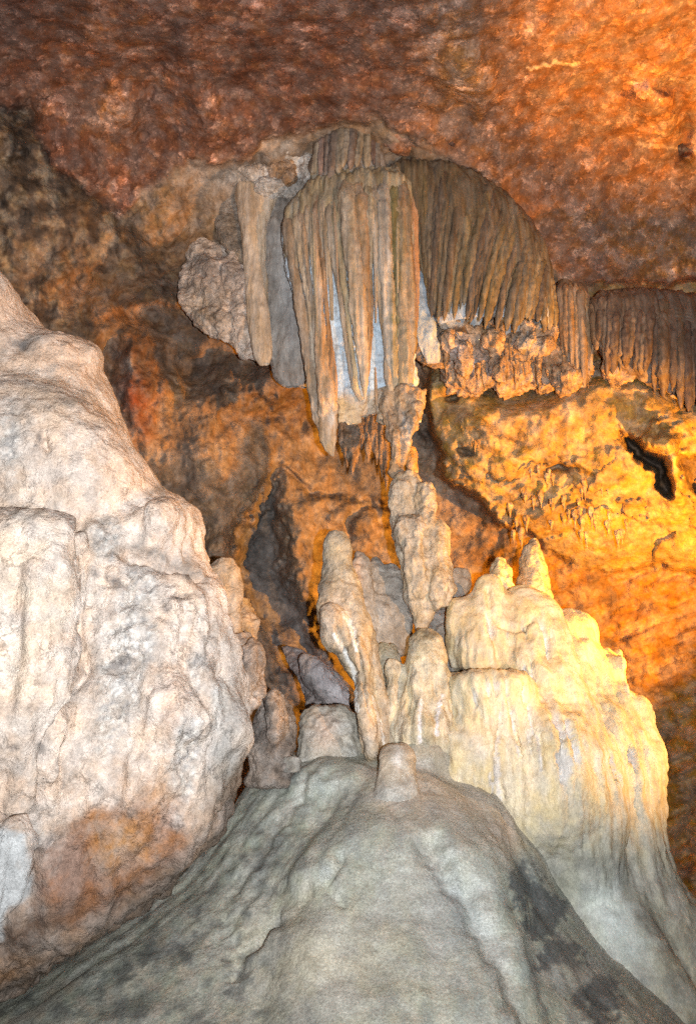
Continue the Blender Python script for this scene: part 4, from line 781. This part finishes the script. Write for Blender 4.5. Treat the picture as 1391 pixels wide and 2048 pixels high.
# ------------------------------------------------------------------ fringe below the dark drapery
skin('calcite_sheet', [(839, 842, 505, 9.34), (835, 851, 560, 9.34), (832, 864, 620, 9.34), (832, 874, 670, 9.36), (842, 880, 705, 9.4), (856, 876, 725, 9.44)], 'white', cc((.36, .43, .50), (860, 740, 40, 40, 0, .7, (.42, .34, .27)), (840, 660, 12, 20, 0, .4, (.36, .38, .40))), dn(.04, 5, 191, 2.5, .012), None, .3, 90, 50)  # pale calcite, cool light of the gap painted in as blue
tag(COL.objects[-1], 'wrinkled blue white calcite sheet in the gap between the pale and the dark olive drapery', 'flowstone')
def fringe():
    it = [loft([(828, 880, 560, 9.9), (826, 890, 640, 9.85), (828, 900, 690, 9.8), (840, 890, 730, 9.8)], .5, 18, 26), ell(960, 690, 9.9, 120, 50, .35, 8), ell(1060, 690, 9.8, 70, 50, .35, 0), ell(1110, 730, 9.9, 70, 50, .35, 0), ell(940, 735, 10.0, 60, 60, .3, 0), ell(1020, 740, 10.0, 60, 50, .3, 0), ell(1290, 790, 10.2, 140, 50, .4, 18)]
    for (x, y, rx, ry) in ((900, 690, 20, 26), (1055, 690, 26, 24), (925, 720, 18, 40), (985, 690, 20, 22), (1000, 740, 16, 30), (1085, 695, 16, 18), (1240, 740, 40, 26), (1130, 760, 30, 30)):
        it.append(ell(x, y, 9.55, rx, ry, .2))
    tag(solid('flowstone_fringe', it, .02, 3, lambda V, n, px, py: .09*fbm(V*np.array([4, 4, 2.5]), 4, 181)+.05*aniso(V, 14, 4, 3, 183),
        cc((.40, .26, .155), (850, 610, 18, 60, -10, .9, (.52, .58, .63)), (850, 700, 20, 26, 0, .7, (.36, .33, .32)), (915, 695, 22, 34, 0, .7, (.46, .42, .44)), (960, 740, 16, 40, -10, .7, (.48, .46, .50)), (1052, 690, 26, 26, 0, .8, (.34, .33, .32)), (1085, 770, 22, 18, 0, .6, (.34, .30, .28)), (1345, 800, 26, 30, 0, .6, (.30, .25, .24)), (1290, 760, 30, 20, 0, .5, (.30, .24, .22)), (1010, 750, 6, 40, -25, .8, (.12, .09, .08)), (905, 660, 30, 20, 0, .4, (.46, .29, .16))), 'rough'),
        'ragged brown and lilac flowstone crust hanging below the dark olive drapery', 'flowstone')
fringe()

# ------------------------------------------------------------------ small stalactites, one of each kind copied
def small(name, rows, col, mat, seed):
    o = skin(name, rows, mat, cc(col, var=.4, seed=seed), dn(.02, 8, seed, 2, .01), None, 1.0, 30, 18)
    return o
def place(proto, px, py, Y, sx, sz, label, group, rz=0):
    o = proto.copy(); COL.objects.link(o); p = P(px, py, Y)
    o.scale = (sx, sx, sz); o.rotation_euler = (0, 0, rz); o.location = p; tag(o, label, 'stalactite', group); return o
def stal_proto(name, mat, col, seed):
    # a unit stalactite: 1 m long, hanging down from its origin
    n, m = 40, 20; t = np.linspace(0, 1, n); th = np.linspace(0, 2*np.pi, m, endpoint=False)
    r = .5*(1-t)**.75*(1+.25*np.sin(7*t+seed))+.02
    V = np.stack([r[:, None]*np.cos(th), r[:, None]*np.sin(th), np.repeat(-t[:, None], m, 1)], -1).reshape(-1, 3)
    V[:, :2] *= 1+.5*fbm(np.stack([V[:, 0]*3, V[:, 1]*3, V[:, 2]*3], -1), 3, seed)[:, None]
    V[:, 0] += .25*noise(np.stack([V[:, 2]*1.7, V[:, 2]*0+seed, V[:, 2]*0], -1), seed)
    i, j = np.meshgrid(np.arange(n-1), np.arange(m), indexing='ij'); j2 = (j+1) % m
    Fc = np.stack([i*m+j, (i+1)*m+j, (i+1)*m+j2, i*m+j2], -1).reshape(-1, 4)
    k = fbm(V*3, 3, seed)
    c = mix(sh(len(V), col), st(0, .5, k)*.5, np.asarray(col)*.6)
    me = mesh_obj(name, V, Fc, mat, c); o = me
    d = o.data; co = np.empty(len(V)*3, np.float32); d.vertices.foreach_set('co', V.astype(np.float32).ravel()); d.update(); o.location = (0, 0, 0)
    return o
def hang(proto_args, spots, label, group):
    p = stal_proto(*proto_args); first = True
    for (x, y0, y1, w, Y) in spots:
        s = depth(y0, Y)/F; L = P(x, y0, Y)[2]-P(x, y1, Y)[2]; o = p if first else p.copy()
        if not first: COL.objects.link(o)
        first = False
        o.location = P(x, y0, Y); o.scale = (2*w*s, 2*w*s, L); o.rotation_euler = (0, 0, x*.37); tag(o, label, 'stalactite', group)
S = []
for (x, y1, w) in ((684, 905, 9), (694, 935, 11), (704, 950, 12), (713, 930, 10), (722, 900, 9), (735, 925, 9), (745, 905, 9), (752, 930, 8), (762, 955, 8), (770, 985, 8)):
    S.append((x, 815, y1, w*1.5, 9.75))
hang(('stalactite', 'rough', (.24, .16, .105), 3), S, 'ragged brown stalactite in the cluster under the central drapery, behind its tip', 'brown stalactites under the central drapery')
S = []; R_ = np.random.RandomState(5)
for k in range(26):
    x = R_.uniform(890, 1180); y = 690+R_.uniform(-30, 45)+.05*(x-900); S.append((x, y, y+R_.uniform(26, 62), R_.uniform(3.5, 8), 9.55))
hang(('stalactite', 'rough', (.36, .23, .13), 4), S, 'small tan stalactite in the ragged fringe below the dark olive drapery', 'fringe stalactites below the dark drapery')
S = []
for k in range(34):
    x = R_.uniform(1010, 1260); y = 945+R_.uniform(-8, 120); S.append((x, y, y+R_.uniform(18, 46), R_.uniform(3, 6.5), 10.15))
for (x, y) in ((955, 880), (948, 882), (1075, 930), (1060, 935)): S.append((x, y, y+26, 3.5, 10.1))
hang(('stalactite', 'rough', (.46, .28, .13), 6), S, 'tiny stalactite on the yellow lit wall under the ledge', 'tiny stalactites on the yellow lit wall')
